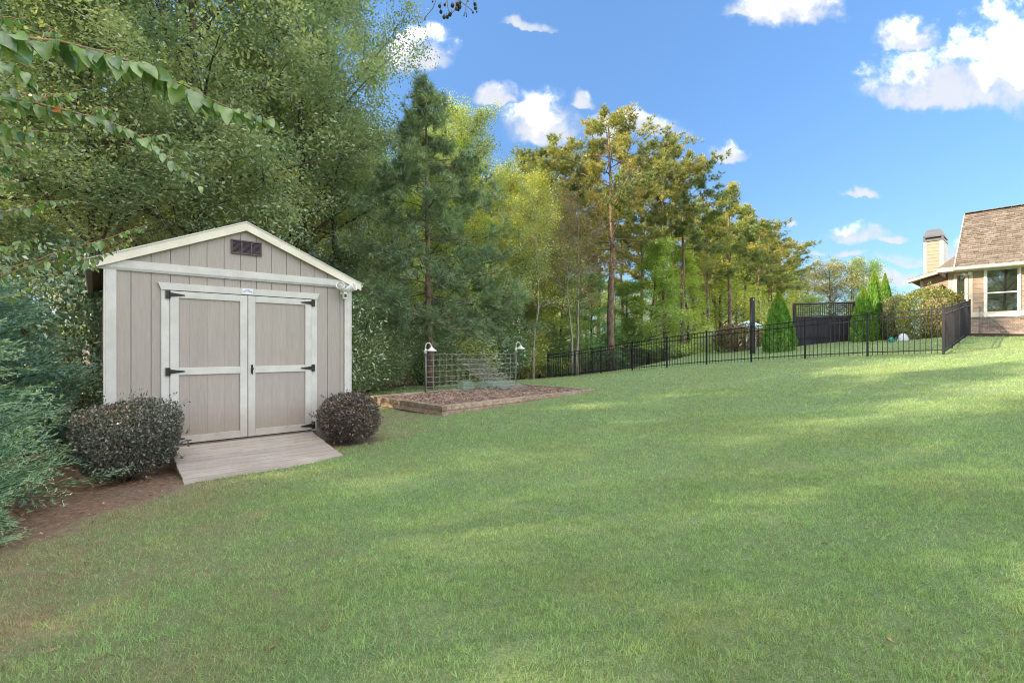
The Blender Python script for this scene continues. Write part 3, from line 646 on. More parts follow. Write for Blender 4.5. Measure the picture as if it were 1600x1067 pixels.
# low heap of green netting and a green wire basket
nb_ = MB(); rg = np.random.default_rng(3); q0 = edge_pt(.62) + np.array([.25, -.3])
for k in range(46):
    a = rg.uniform(0, math.pi); r0 = rg.uniform(.2, .75); cx = q0[0] + uT[0] * rg.uniform(-.1, 1.0) + rg.uniform(-.1, .1); cyy = q0[1] + uT[1] * rg.uniform(-.1, 1.0)
    ph = rg.uniform(0, 6.28); hh = rg.uniform(.05, .26)
    nb_.tube([(cx + math.cos(a) * r0 * t, cyy + math.sin(a) * r0 * t * .5, .36 + hh * (1 - t * t) + .02 * math.sin(ph + 5 * t)) for t in np.linspace(-1, 1, 8)], .005, 4)
nb_.build('wire_heap', M['green_wire'], None, origin=(q0[0], q0[1], .34), label='loose heap of green garden wire netting at the foot of the trellis', cat='wire netting', kind='thing')
COL.objects['wire_heap'].location = (q0[0], q0[1], .34)
bq = P(728, 607, 14.35); bx_, by_ = bq[0], bq[1]
bk = empty('wire_basket', (bx_, by_, .335), R(38), label='box-shaped green wire basket resting on the back of the mulch', cat='wire basket')
bw, bh_, bd_ = .36, .25, .26
for i in range(9):
    x = -bw / 2 + bw * i / 8
    MB().tube([(x, -bd_ / 2, 0), (x, -bd_ / 2, bh_), (x, bd_ / 2, bh_), (x, bd_ / 2, 0)], .007, 4).build('wire', M['green_wire'], bk)
for i in range(6):
    z = bh_ * i / 5 + .002
    MB().tube([(-bw / 2, -bd_ / 2, z), (bw / 2, -bd_ / 2, z), (bw / 2, bd_ / 2, z), (-bw / 2, bd_ / 2, z), (-bw / 2, -bd_ / 2, z)], .007, 4).build('wire', M['green_wire'], bk)
# ------------------------------------------------------------------ iron fences
def iron_fence(name, posts, lab, npk=13, hgt=1.34, joined=False, group=None, arch=False, tops=None):
    """posts: (x, y) list; panels racked to the slope, pickets upright"""
    p0 = posts[0]; z0 = h1(*p0); f = empty(name, (p0[0], p0[1], z0), label=lab, cat='fence', group=group); org = (p0[0], p0[1], z0)
    zs = [h1(*p) for p in posts]; jn = MB()
    for (x, y), z in zip(posts, zs):
        mb = MB(); d = np.array(posts[-1]) - np.array(posts[0]); a = math.atan2(d[1], d[0]); ux = Vector((math.cos(a), math.sin(a), 0))
        mb.beam((x, y, z - .1), (x, y, z + hgt + .02), .05, .05, ux); mb.beam((x, y, z + hgt + .02), (x, y, z + hgt + .04), .066, .066, ux)
        mb.build('post', M['fence'], f, origin=org)
    for (a, b_, za, zb) in zip(posts[:-1], posts[1:], zs[:-1], zs[1:]):
        a, b_ = np.array(a), np.array(b_); d = (b_ - a); L = np.linalg.norm(d); u = d / L; u3 = Vector((u[0], u[1], 0))
        zat = lambda t: za + (zb - za) * t
        n = npk
        for (zo) in (hgt - .03, hgt - .20, .13):
            m_ = jn if joined else MB()
            m_.beam((a[0] + u[0] * .028, a[1] + u[1] * .028, zat(0) + zo), (b_[0] - u[0] * .028, b_[1] - u[1] * .028, zat(1) + zo), .027, .030)
            if not joined: m_.build('rail', M['fence'], f, origin=org)
        for k in range(n):
            t = (k + 1) / (n + 1); q = a + d * t; m_ = jn if joined else MB()
            gz = h1(q[0], q[1])
            m_.beam((q[0], q[1], min(zat(t) + .04, zat(t) + .09)), (q[0], q[1], zat(t) + hgt - .045), .0145, .0145, u3)
            if not joined: m_.build('picket', M['fence'], f, origin=org)
    if joined: jn.build('picket_run', M['fence'], f, origin=org, kind='stuff')
    return f
fa, fb = np.array((2.02, 27.1)), np.array((12.28, 13.70))
px_posts = [856, 897, 939, 988, 1042, 1104, 1174, 1258, 1355.5, 1474]
fpos = []
for px in px_posts:
    r = (px - 800) / F; d = fb - fa; t = (r * fa[1] - fa[0]) / (d[0] - r * d[1]); fpos.append(tuple(fa + d * t))
iron_fence('iron_fence', fpos, 'long black iron picket fence from the woods to the near corner post')
g0, g1 = np.array(fb), np.array((17.55, 18.45))
iron_fence('iron_fence', [tuple(g0 + (g1 - g0) * t + np.array([.02, .02])) for t in (0.012, .26, .5, .76, 1.0)], 'short black iron fence from the corner post up to the house wall', 13, 1.36)
k0 = np.array(fpos[0]); kd = np.array((.79, .613)); kp = [tuple(k0 + kd * (1.83 * i + .06)) for i in range(0, 8)]
iron_fence('iron_fence', kp, 'black iron fence behind the others, running along the foot of the trees', 13, 1.34, joined=True)
# ------------------------------------------------------------------ neighbour's house
HA = R(-48); HO = np.array([17.9, 18.8]); hc, hs = math.cos(HA), math.sin(HA)
house = empty('house', (*HO, 2.0), HA, label='tan lap-sided house with brown shingle roof, brick base and side chimney', cat='house')
Z0 = -2.0           # local z = world z - 2
def hb(name, mat, *a, **k): return MB().bbox(*a, .004).build(name, M[mat], house, **k)
XR = 8.0; ztop = 4.62 + Z0; zbr = 2.78 + Z0
MB().box(.02, XR, .03, 9, -.6, ztop).build('wall_core', M['hsiding'], house)
# bricks
MB().box(0, XR, -.01, .03, -.6, zbr - .075).build('mortar_bed', M['mortar'], house)
bk_ = MB(); rows = 8; y0 = -.024
for r_ in range(rows):
    z = .15 + r_ * .0685 - .0; x = -.1 * (r_ % 2)
    while x < 5.2:
        bk_.box(max(x, .0), x + .192, y0, -.009, z, z + .058); x += .204
x = 0
while x < 5.2: bk_.box(x, x + .058, y0 - .012, -.009, zbr - .074, zbr); x += .068
bk_.build('brick_courses', M['brick'], house, kind='stuff')
hb('water_table', 'htrim', .0, XR, -.03, .03, zbr + .002, zbr + .19)
hb('corner_board', 'htrim', -.03, .075, -.035, .029, zbr + .191, ztop - .001); hb('corner_board', 'htrim', -.045, -.031, -.034, .12, zbr + .0, ztop)
wx0, wx1, wz0, wz1 = .44, 1.31, 2.77 + Z0, 4.57 + Z0
k = 0; z = zbr + .192
while z < ztop - .02:
    zz = min(z + .178, ztop - .002)
    for (a, c) in ((.077, wx0 - .065), (wx1 + .065, 5.0)):
        MB().add([(a, -.026, z), (c, -.026, z), (c, -.010, zz), (a, -.010, zz), (a, .03, z), (c, .03, z), (c, .03, zz), (a, .03, zz)],
                 [(0, 1, 2, 3), (4, 7, 6, 5), (0, 4, 5, 1), (1, 5, 6, 2), (2, 6, 7, 3), (3, 7, 4, 0)]).build('lap_board', M['hsiding'], house)
    z += .180
hb('frieze_board', 'htrim', .076, XR, -.040, -.027, ztop - .07, ztop)
def window(x0, x1, z0, z1, y, blinds=True, mid=None, nm='window'):
    wd = empty(nm, (x0, y, z0)); wd.parent = house; w, h = x1 - x0, z1 - z0
    for (a, c, d, e) in ((-.06, 0, -.06, h + .06), (w, w + .06, -.06, h + .06), (.0, w, h, h + .06), (.0, w, -.06, 0)):
        MB().bbox(a, c, -.045, .0, d, e, .003).build('casing', M['hwhite'], wd)
    fr = MB().box(0, .035, -.02, .02, 0, h).box(w - .035, w, -.02, .02, 0, h).box(.035, w - .035, -.02, .02, 0, .04).box(.035, w - .035, -.02, .02, h - .035, h)
    if mid: fr.box(.035, w - .035, -.028, .02, mid * h - .022, mid * h + .022)
    fr.build('sash', M['hwhite'], wd)
    if mid:
        MB().box(.035, w - .035, -.004, 0, .04, mid * h - .022).build('pane', M['glass'], wd); MB().box(.035, w - .035, -.010, -.006, mid * h + .022, h - .035).build('pane', M['glass'], wd)
    else: MB().box(.035, w - .035, -.004, 0, .04, h - .035).build('pane', M['glass'], wd)
    sl = MB(); z = .05
    while z < h - .05: sl.add([(.05, .022, z), (w - .05, .022, z), (w - .05, .05, z + .022), (.05, .05, z + .022)], [(0, 1, 2, 3)]); z += .045
    sl.box(w * .36, w * .36 + .01, .02, .022, .05, h - .04).box(w * .66, w * .66 + .01, .02, .022, .05, h - .04)
    sl.build('blind_slats', M['blind'], wd, kind='stuff')
    MB().box(.0, w, .055, .06, 0, h).build('room_back', M['room'], wd)
MB().box(wx0 - .06, wx1 + .06, -.0, .029, wz0, wz1).build('window_liner', M['room'], house)
window(wx0, wx1, wz0 + .06, wz1, -.012, mid=.49)
# main roof
EA, EZ = -.45, 4.70 + Z0; RYd, RZ = 2.55, 7.35 + Z0; xl0, xl1 = -.42, -.36
sl_ = math.hypot(RYd - EA, RZ - EZ)
def roofpt(x, t):   # t 0 eave .. 1 ridge
    return (x + (xl1 - xl0) * t * 0, EA + (RYd - EA) * t, EZ + (RZ - EZ) * t)
def slab(p, th=.05):
    n = len(p); return MB().add(p + [(a, b_, c - th) for a, b_, c in p], [tuple(range(n)), tuple(range(2 * n - 1, n - 1, -1))] + [(i, n + i, n + (i + 1) % n, (i + 1) % n) for i in range(n)])
slab([(xl0, EA, EZ), (XR, EA, EZ), (XR, RYd, RZ), (xl1, RYd, RZ)]).build('roof_deck', M['deck_under'], house)
slab([(xl1, RYd + .01, RZ), (XR, RYd + .01, RZ), (XR, 5.6, EZ), (xl0, 5.6, EZ)]).build('roof_deck', M['shingle'], house)
sh = MB(); nr = 30; rg = np.random.default_rng(8); nv = Vector((0, -(RZ - EZ), (RYd - EA))).normalized()
for r_ in range(nr):
    t0, t1 = r_ / nr, (r_ + 1.12) / nr; xl = xl0 + (xl1 - xl0) * t0; x = xl - .01 - rg.uniform(0, .2)
    while x < 5.6:
        wdt = rg.uniform(.11, .30); th = rg.choice([.006, .014, .02]); a, c = max(x, xl - .01), x + wdt - .006
        if c > a + .02:
            y0_, z0_ = EA + (RYd - EA) * t0, EZ + (RZ - EZ) * t0; y1_, z1_ = EA + (RYd - EA) * min(t1, 1.01), EZ + (RZ - EZ) * min(t1, 1.01)
            o1, o0 = nv * (th + .008), nv * .003
            sh.add([(a, y0_ + o1.y, z0_ + o1.z), (c, y0_ + o1.y, z0_ + o1.z), (c, y1_ + o0.y, z1_ + o0.z), (a, y1_ + o0.y, z1_ + o0.z), (a, y0_, z0_), (c, y0_, z0_)],
                   [(0, 1, 2, 3), (4, 5, 1, 0), (0, 3, 4), (1, 5, 2)])
        x += wdt
sh.build('shingle_courses', M['shingle'], house, kind='stuff')
rc = MB()
for k in range(22): rc.beam((xl1 + k * .28, RYd, RZ + .02), (xl1 + .27 + k * .28, RYd, RZ + .028), .26, .02)
rc.build('ridge_cap', M['shingle'], house)
hb('roof_vent', 'flash', 1.55, 1.95, RYd - .25, RYd - .05, RZ - .12, RZ + .02)
MB().beam((xl0, EA + .012, EZ - .06), (XR, EA + .012, EZ - .06), .03, .14).build('fascia', M['htrim'], house)
MB().prism([(0, 0)], 0, 0) if False else None
gt = MB(); gt.add([(x, y, z) for x in (xl0 - .03, XR) for (y, z) in ((EA - .115, EZ + .01), (EA - .10, EZ - .07), (EA - .06, EZ - .105), (EA - .005, EZ - .105), (EA - .005, EZ + .0))],
       [(0, 1, 6, 5), (1, 2, 7, 6), (2, 3, 8, 7), (3, 4, 9, 8), (0, 4, 3, 2, 1), (5, 6, 7, 8, 9)])
gt.build('gutter', M['hwhite'], house)
MB().box(xl0 + .03, XR, EA + .03, -.04, EZ - .12, EZ - .10).build('soffit', M['htrim'], house)
MB().beam((xl0 - .01, EA, EZ - .05), (xl1 - .01, RYd, RZ - .05), .03, .14).build('rake_trim', M['htrim'], house)
MB().add([(0.02, .03, ztop), (.02, 5.1, ztop), (.02, RYd, RZ - .08)], [(0, 1, 2), (2, 1, 0)]).build('gable_wall', M['hsiding'], house)
# recessed wing with the small window
MB().box(-.93, .02, 3.02, 6.0, -.6, 5.1 + Z0).build('wing_wall', M['hsiding'], house)
hb('corner_board', 'htrim', -.95, -.84, 2.99, 3.02, -.2, 5.08 + Z0)
for kk in range(14): MB().bbox(-.84, -.76, 3.0, 3.019, .9 + kk * .15, 1.04 + kk * .15, .002).build('lap_board', M['htrim'], house)
for kk in range(14): MB().bbox(-.30, .0, 3.0, 3.019, .9 + kk * .15, 1.04 + kk * .15, .002).build('lap_board', M['htrim'], house)
window(-.70, -.37, 3.3 + Z0, 4.80 + Z0, 3.0)
hb('frieze_board', 'htrim', -.93, .01, 2.975, 3.0, 4.87 + Z0, 5.0 + Z0)
slab([(-1.25, 2.5, 5.12 + Z0), (.05, 2.5, 5.12 + Z0), (.05, 4.6, 6.15 + Z0), (-.55, 4.6, 6.15 + Z0)], .04).build('roof_deck', M['shingle'], house)
slab([(-1.25, 2.5, 5.12 + Z0), (-.55, 4.6, 6.15 + Z0), (-.55, 6.6, 6.15 + Z0), (-1.25, 6.6, 5.12 + Z0)], .04).build('roof_deck', M['shingle'], house)
hb('fascia', 'htrim', -1.27, .0, 2.47, 2.50, 4.93 + Z0, 5.11 + Z0)
MB().box(-1.22, -.0, 2.51, 2.99, 4.93 + Z0, 4.95 + Z0).build('soffit', M['htrim'], house)
MB().box(-1.27, -1.24, 2.50, 6.5, 4.93 + Z0, 5.11 + Z0).build('fascia', M['htrim'], house)
# farther wing with the sloping fascia
MB().prism([(-2.16, -.6), (-.94, -.6), (-.94, 5.22 + Z0), (-2.16, 4.9 + Z0)], 5.03, 8.5).build('wing_wall', M['hsiding'], house)
hb('corner_board', 'htrim', -2.18, -2.06, 5.0, 5.03, -.2, 4.89 + Z0)
for kk in range(12): MB().bbox(-2.05, -.95, 5.01, 5.029, 1.0 + kk * .16, 1.15 + kk * .16, .002).build('lap_board', M['hsiding'], house)
slab([(-2.62, 4.55, 4.96 + Z0), (-1.05, 4.55, 5.42 + Z0), (-1.05, 8.8, 5.42 + Z0), (-2.62, 8.8, 4.96 + Z0)], .05).build('roof_deck', M['shingle'], house)
MB().prism([(-2.62, 4.79 + Z0), (-1.05, 5.25 + Z0), (-1.05, 5.38 + Z0), (-2.62, 4.92 + Z0)], 4.52, 4.55).build('fascia', M['htrim'], house)
MB().add([(-2.60, 4.56, 4.80 + Z0), (-1.05, 4.56, 5.26 + Z0), (-1.05, 5.03, 5.26 + Z0), (-2.60, 5.03, 4.80 + Z0)], [(0, 1, 2, 3)]).build('soffit', M['htrim'], house)
# chimney
ch = empty('chimney', (-2.22, 6.45, 3.0)); ch.parent = house; cw = .72; cz1 = 7.02 + Z0 - 3.0
MB().box(.01, cw - .01, .02, 1.6, -1.5, cz1).build('chase_core', M['hsiding'], ch)
kk = 0; z = -.9
while z < cz1 - .05:
    MB().add([(.1, -.008, z), (cw - .12, -.008, z), (cw - .12, .006, min(z + .168, cz1)), (.1, .006, min(z + .168, cz1)), (.1, .019, z), (cw - .12, .019, z)], [(0, 1, 2, 3), (0, 4, 5, 1)]).build('lap_board', M['hsiding'], ch); z += .172
MB().bbox(0, .10, -.02, .02, -1.5, cz1, .003).build('corner_board', M['htrim'], ch); MB().bbox(cw - .12, cw, -.02, .02, -1.5, cz1, .003).build('corner_board', M['htrim'], ch)
MB().box(-.02, .0, -.02, .1, -1.5, cz1).box(cw, cw + .02, -.02, 1.6, -1.5, cz1).build('corner_board', M['htrim'], ch)
cp2 = empty('cap', (0, 0, cz1)); cp2.parent = ch
def frustum(z0, z1, i0, i1):
    a = [(-.04 + i0, -.04 + i0, z0), (cw + .04 - i0, -.04 + i0, z0), (cw + .04 - i0, 1.64 - i0, z0), (-.04 + i0, 1.64 - i0, z0)]
    b_ = [(-.04 + i1, -.04 + i1, z1), (cw + .04 - i1, -.04 + i1, z1), (cw + .04 - i1, 1.64 - i1, z1), (-.04 + i1, 1.64 - i1, z1)]
    return MB().add(a + b_, [(0, 3, 2, 1), (4, 5, 6, 7), (0, 1, 5, 4), (1, 2, 6, 5), (2, 3, 7, 6), (3, 0, 4, 7)])
ob = frustum(0, .10, 0, 0).build('cap_skirt', M['flash'], ch); ob.location = (0, 0, cz1 + .0)
ob = frustum(.10, .20, .08, .08).build('cap_slot', M['dark'], ch); ob.location = (0, 0, cz1)
mb = MB()
for (x0, x1) in ((-.03, .05), (cw - .05, cw + .03)): mb.box(x0, x1, -.03, .05, .10, .20)
mb.build('cap_leg', M['flash'], ch).location = (0, 0, cz1)
ob = frustum(.20, .27, 0, 0).build('cap_band', M['flash'], ch); ob.location = (0, 0, cz1)
ob = frustum(.27, .60, 0, .13).build('cap_hood', M['flash'], ch); ob.location = (0, 0, cz1)
bpy.data.objects.remove(cp2)
# fixtures on the house
def hw(x, y, z): return (HO[0] + x * hc - y * hs, HO[1] + x * hs + y * hc, z)
f2 = empty('wall_floodlight', hw(-.12, -.06, 4.46), HA, label='white twin floodlight at the near corner of the tan house under the gutter', cat='security light')
MB().lathe([(0, 0), (.05, -.01), (.055, -.03), (.0, -.035)], (.05, .0, 0), 12, 'y').build('mount_plate', M['white_plastic'], f2, True)
for sgn in (-1, 1):
    q = MB().lathe([(.0, .07), (.03, .06), (.055, .0), (.065, -.06), (.05, -.055), (.0, -.05)], (0, 0, 0), 14, 'y').build('lamp_head', M['white_plastic'], f2, True)
    q.location = (.03 + sgn * .075, -.08, .0); q.rotation_euler = (R(-30), 0, R(25 * sgn))
ln = empty('wall_lantern', hw(-1.35, 5.0, 4.52), HA, label='black wall lantern on the far wing of the tan house above the hedge', cat='wall light')
MB().tube([(0, 0, -.1), (0, -.1, .0), (0, -.16, .12), (0, -.22, .04)], .02, 6).build('arm', M['hinge'], ln)
MB().lathe([(.02, .06), (.13, -.02), (.12, -.04), (.09, -.2), (.06, -.22), (0, -.22)], (0, -.24, 0), 8).build('lantern_shade', M['hinge'], ln)
# dark mulch strip against the house
mv = []; mf = []; npt = 40
for i in range(npt):
    x = -.6 + i * .22; 
    for j, yy in enumerate((-1.05 + .12 * math.sin(i * .7), -.55, .0)):
        q = hw(x, yy, 0); mv.append((q[0], q[1], h1(q[0], q[1]) + (.014, .07, .09)[j]))
for i in range(npt - 1):
    for j in range(2): a = i * 3 + j; mf.append((a, a + 3, a + 4, a + 1))
obj('mulch_strip', npmesh('mulch_strip', mv, np.array(mf), None, True), M['dmulch'], label='dark mulch border along the brick base', kind='structure')
# ------------------------------------------------------------------ privacy screen, post, umbrella, pots
s0, s1 = P(1241, 540, 25.6), P(1334, 534, 26.2); zb0, zb1 = 1.56, 1.80
an = math.atan2(s1[1] - s0[1], s1[0] - s0[0]); SLn = math.hypot(s1[0] - s0[0], s1[1] - s0[1])
ps = empty('privacy_screen', (s0[0], s0[1], zb0), an, label='black board privacy screen topped with square lattice behind the fence', cat='privacy screen')
top = 2.35; dzz = .13
for x in (0, SLn): MB().box(x - .055, x + .055, -.055, .055, -.3, top + (dzz if x else 0) + .05).build('post', M['screen'], ps)
nbd = 20
for k in range(nbd):
    a = .06 + (SLn - .12) * k / nbd; zz = dzz * a / SLn; j = random.uniform(0, .01); g = .012 if k in (2, 8, 13) else .004
    MB().box(a + g / 2, a + (SLn - .12) / nbd - g / 2, -.02 - j, 0 - j, zz - .25, 1.62 + zz).build('board', M['screen'], ps)
for z in (.55, 1.66, top):
    MB().beam((.055, -.045, z), (SLn - .055, -.045, z + dzz), .04, .07).build('rail', M['screen'], ps)
lt = MB()
for k in range(27):
    a = .09 + (SLn - .18) * k / 26; zz = dzz * a / SLn; lt.box(a - .016, a + .016, -.03, -.02, 1.68 + zz, top - .02 + zz)
for k in range(6): lt.beam((.055, -.012, 1.76 + k * .105), (SLn - .055, -.012, 1.76 + k * .105 + dzz), .01, .032)
lt.build('lattice', M['screen'], ps, kind='stuff')
tpq = P(1175.5, 547, 24.5); tp_ = empty('tall_post', (tpq[0], tpq[1], h1(tpq[0], tpq[1])), label='tall square dark post standing alone behind the fence, left of the single arborvitae', cat='post')
hp = P(0, 465, 24.5)[2] - h1(tpq[0], tpq[1])
MB().box(-.085, .085, -.085, .085, -.2, hp).build('shaft', M['screen'], tp_); MB().box(-.03, .03, -.088, -.0855, hp - .14, hp - .08).build('bracket', M['white_plastic'], tp_)
tp_.rotation_euler = (0, 0, R(20))
um = P(1169, 501, 38); ug = h1(um[0], um[1]); ue = empty('patio_umbrella', (um[0], um[1], ug), label='open pale teal patio umbrella beyond the tall post', cat='umbrella')
uh = um[2] - ug; uv = MB(); rr = 1.32
for k in range(8):
    t0, t1 = 2 * math.pi * k / 8, 2 * math.pi * (k + 1) / 8; tm = (t0 + t1) / 2
    p = lambda r, t, z: (r * math.cos(t), r * math.sin(t), z)
    MB().add([(0, 0, uh), p(rr * .5, t0, uh - .22), p(rr * .5, t1, uh - .22), p(rr, t0, uh - .55), p(rr * .95, tm, uh - .57), p(rr, t1, uh - .55), p(rr, t0, uh - .66), p(rr * .95, tm, uh - .67), p(rr, t1, uh - .66)],
             [(0, 1, 2), (1, 3, 4), (1, 4, 2), (2, 4, 5), (3, 6, 7, 4), (4, 7, 8, 5)]).build('canopy_panel', M['umbrella'], ue)
MB().tube([(0, 0, 0), (0, 0, uh + .06)], .025, 8).build('pole', M['hwhite'], ue)
pt = P(1393, 524, 19.3)
pe = empty('teal_watering_can', (pt[0], pt[1], h1(pt[0], pt[1])), label='small teal garden can on the ground left of the hedge', cat='watering can')
MB().lathe([(0, 0), (.09, .0), (.10, .02), (.085, .15), (.04, .2), (.035, .21), (0, .21)], (0, 0, 0), 14).build('body', M['teal'], pe, True)
MB().tube([(.08, 0, .05), (.16, 0, .12), (.2, 0, .2)], .014, 8).build('spout', M['teal'], pe, True)
MB().tube([(-.08, 0, .15), (-.13, 0, .12), (-.12, 0, .05), (-.09, 0, .04)], .01, 6).build('handle', M['teal'], pe, True)
pt = P(1411, 524, 19.6)
MB().lathe([(0, .30), (.05, .295), (.11, .25), (.16, .15), (.19, .05), (.20, 0.0)], (0, 0, 0), 18).build('dome_cover', M['potw'], None, True, label='pale dome-shaped cover on the ground at the foot of the hedge', cat='garden cover').location = (pt[0], pt[1], h1(pt[0], pt[1]))
# ------------------------------------------------------------------ foliage toolkit (numpy)
def unit(a): return a / np.maximum(np.linalg.norm(a, axis=-1, keepdims=True), 1e-9)
def leaves(cen, size, rg, up=0.5, asp=0.5, axis=None, droop=0.0, fold=0.0):
    """diamond leaves at cen; up biases the normals skywards; axis gives the long direction if set"""
    n = len(cen); nr = rg.normal(size=(n, 3)); nr = unit(nr); nr[:, 2] = np.abs(nr[:, 2]) ; nr = unit(nr + np.array([0, 0, up]))
    a = rg.normal(size=(n, 3)) if axis is None else axis + rg.normal(size=(n, 3)) * .35
    a[:, 2] -= droop; a = a - nr * (a * nr).sum(1)[:, None]; a = unit(a); b = np.cross(nr, a)
    L = np.broadcast_to(np.asarray(size, float), (n,))[:, None]
    v = np.stack([cen - a * L * .5, cen + b * L * asp * .5 + a * L * .05, cen + a * L * .5, cen - b * L * asp * .5 + a * L * .05], 1)
    if fold: v[:, 1] += nr * L * fold; v[:, 3] += nr * L * fold
    return v.reshape(-1, 3), np.arange(n * 4).reshape(n, 4)
def rep(x, k=4): return np.repeat(x, k)
def skeleton(rg, ht, r0, cb, crad, nl, lean=.03, rise=.5, sub=5, prof=None, wob=.12, top=.96):
    """trunk + limbs + side branches -> tube list and cluster centres"""
    tubes = []; tips = []
    z = np.linspace(0, 1, 9); tx = np.cumsum(rg.normal(0, wob * ht / 60, 9)) + lean * ht * z * rg.normal(); ty = np.cumsum(rg.normal(0, wob * ht / 60, 9)); tx -= tx[0]; ty -= ty[0]
    trunk = np.stack([tx, ty, z * ht * top - .15], 1); rad = r0 * (1 - z * .88); rad[0] *= 1.35
    tubes.append((trunk, rad, 8))
    prof = prof or (lambda t: math.sin(math.pi * min(1, (.16 + .84 * (1 - t)) ** .8) * .62) + .08)
    for i in range(nl):
        t = (i + rg.random()) / nl; zz = cb + (1 - cb) * t ; k = zz * top
        p = np.array([np.interp(zz, z, trunk[:, 0]), np.interp(zz, z, trunk[:, 1]), np.interp(zz, z, trunk[:, 2])])
        az = i * 2.39996 + rg.normal() * .4; ln = crad * prof(t) * rg.uniform(.75, 1.15)
        el = rise * rg.uniform(.4, 1.3) + t * .35; s = np.linspace(0, 1, 6)[:, None]
        d = np.array([math.cos(az) * math.cos(el), math.sin(az) * math.cos(el), math.sin(el)])
        limb = p + d * s * ln + np.array([0, 0, 1]) * (s ** 2) * ln * rg.uniform(-.18, .1) + np.cumsum(rg.normal(0, ln * .025, (6, 3)), 0)
        lr = max(.012, r0 * .42 * (1 - zz * .7)) * (1 - s[:, 0] * .8); tubes.append((limb, lr, 5)); tips.append((limb[-1], 1.0)); tips.append((limb[4], .9))
        for j in range(sub):
            u = rg.uniform(.25, .95); q = limb[0] + (limb[-1] - limb[0]) * 0; q = np.array([np.interp(u, s[:, 0], limb[:, c]) for c in range(3)])
            dd = unit(d + rg.normal(0, .75, 3)); l2 = ln * .42 * rg.uniform(.6, 1.1); br = q + dd * np.linspace(0, 1, 4)[:, None] * l2 + np.cumsum(rg.normal(0, l2 * .05, (4, 3)), 0)
            tubes.append((br, [.014, .011, .008, .005], 4)); tips.append((br[-1], .9)); tips.append((br[2], .75))
            if u > .5: tips.append((q, .6))
    tips.append((trunk[-1], 1.0))
    return tubes, tips
def tubes_mesh(tubes, name, skip_trunk=False, only_trunk=False):
    mb = MB()
    for k, (p, r, n) in enumerate(tubes):
        if only_trunk and k: break
        if skip_trunk and k == 0: continue
        mb.tube(p, list(r), n, cap=(k == 0))
    return mb.mesh(name, True)
def crown_from_tips(rg, tips, n, size, crad=.55, up=.6, asp=.5, flat=.75, droop=.1):
    C_ = np.array([t[0] for t in tips]); wgt = np.array([t[1] for t in tips]); wgt = wgt / wgt.sum()
    k = rg.choice(len(C_), n, p=wgt); cr = rg.uniform(.65, 1.25, len(C_)) * crad; off = unit(rg.normal(size=(n, 3))) * (rg.random(n) ** .45)[:, None] * cr[k][:, None]; off[:, 2] *= flat
    cen = C_[k] + off; cv = rg.random(len(C_))
    v, f = leaves(cen, size * rg.uniform(.65, 1.3, n), rg, up, asp, droop=droop)
    rnd = np.clip(cv[k] * .55 + rg.random(n) * .45, 0, 1)
    return v, f, rep(rnd)
def make_tree(name, seed, ht, r0, cb, crad, nl, nleaf, size, mat, bark, **kw):
    rg = np.random.default_rng(seed); ck = {k: kw.pop(k) for k in ('clus', 'up', 'asp', 'flat', 'droop') if k in kw}
    tb, tips = skeleton(rg, ht, r0, cb, crad, nl, **kw)
    v, f, rnd = crown_from_tips(rg, tips, nleaf, size, ck.get('clus', .55), ck.get('up', .6), ck.get('asp', .5), ck.get('flat', .75), ck.get('droop', .1))
    return dict(trunk=tubes_mesh(tb, name + '_trunk', only_trunk=True), limbs=tubes_mesh(tb, name + '_limbs', skip_trunk=True), crown=npmesh(name + '_crown', v, f, {'rnd': rnd}), leaf=M[mat], bark=M[bark])
def needles(cen, dirs, rg, nn, L, wd, spread=.75):
    """needle tufts: nn thin blades fanned about each direction"""
    n = len(cen); c = np.repeat(cen, nn, 0); d = np.repeat(unit(dirs), nn, 0)
    dd = unit(d + rg.normal(0, spread, (n * nn, 3))); side = unit(np.cross(dd, rg.normal(size=(n * nn, 3)))); l = (L * rg.uniform(.7, 1.15, n * nn))[:, None]
    b0 = c + dd * l * .05; v = np.stack([b0 - side * wd / 2, b0 + side * wd / 2, b0 + dd * l], 1).reshape(-1, 3)
    return v, np.arange(n * nn * 3).reshape(-1, 3)
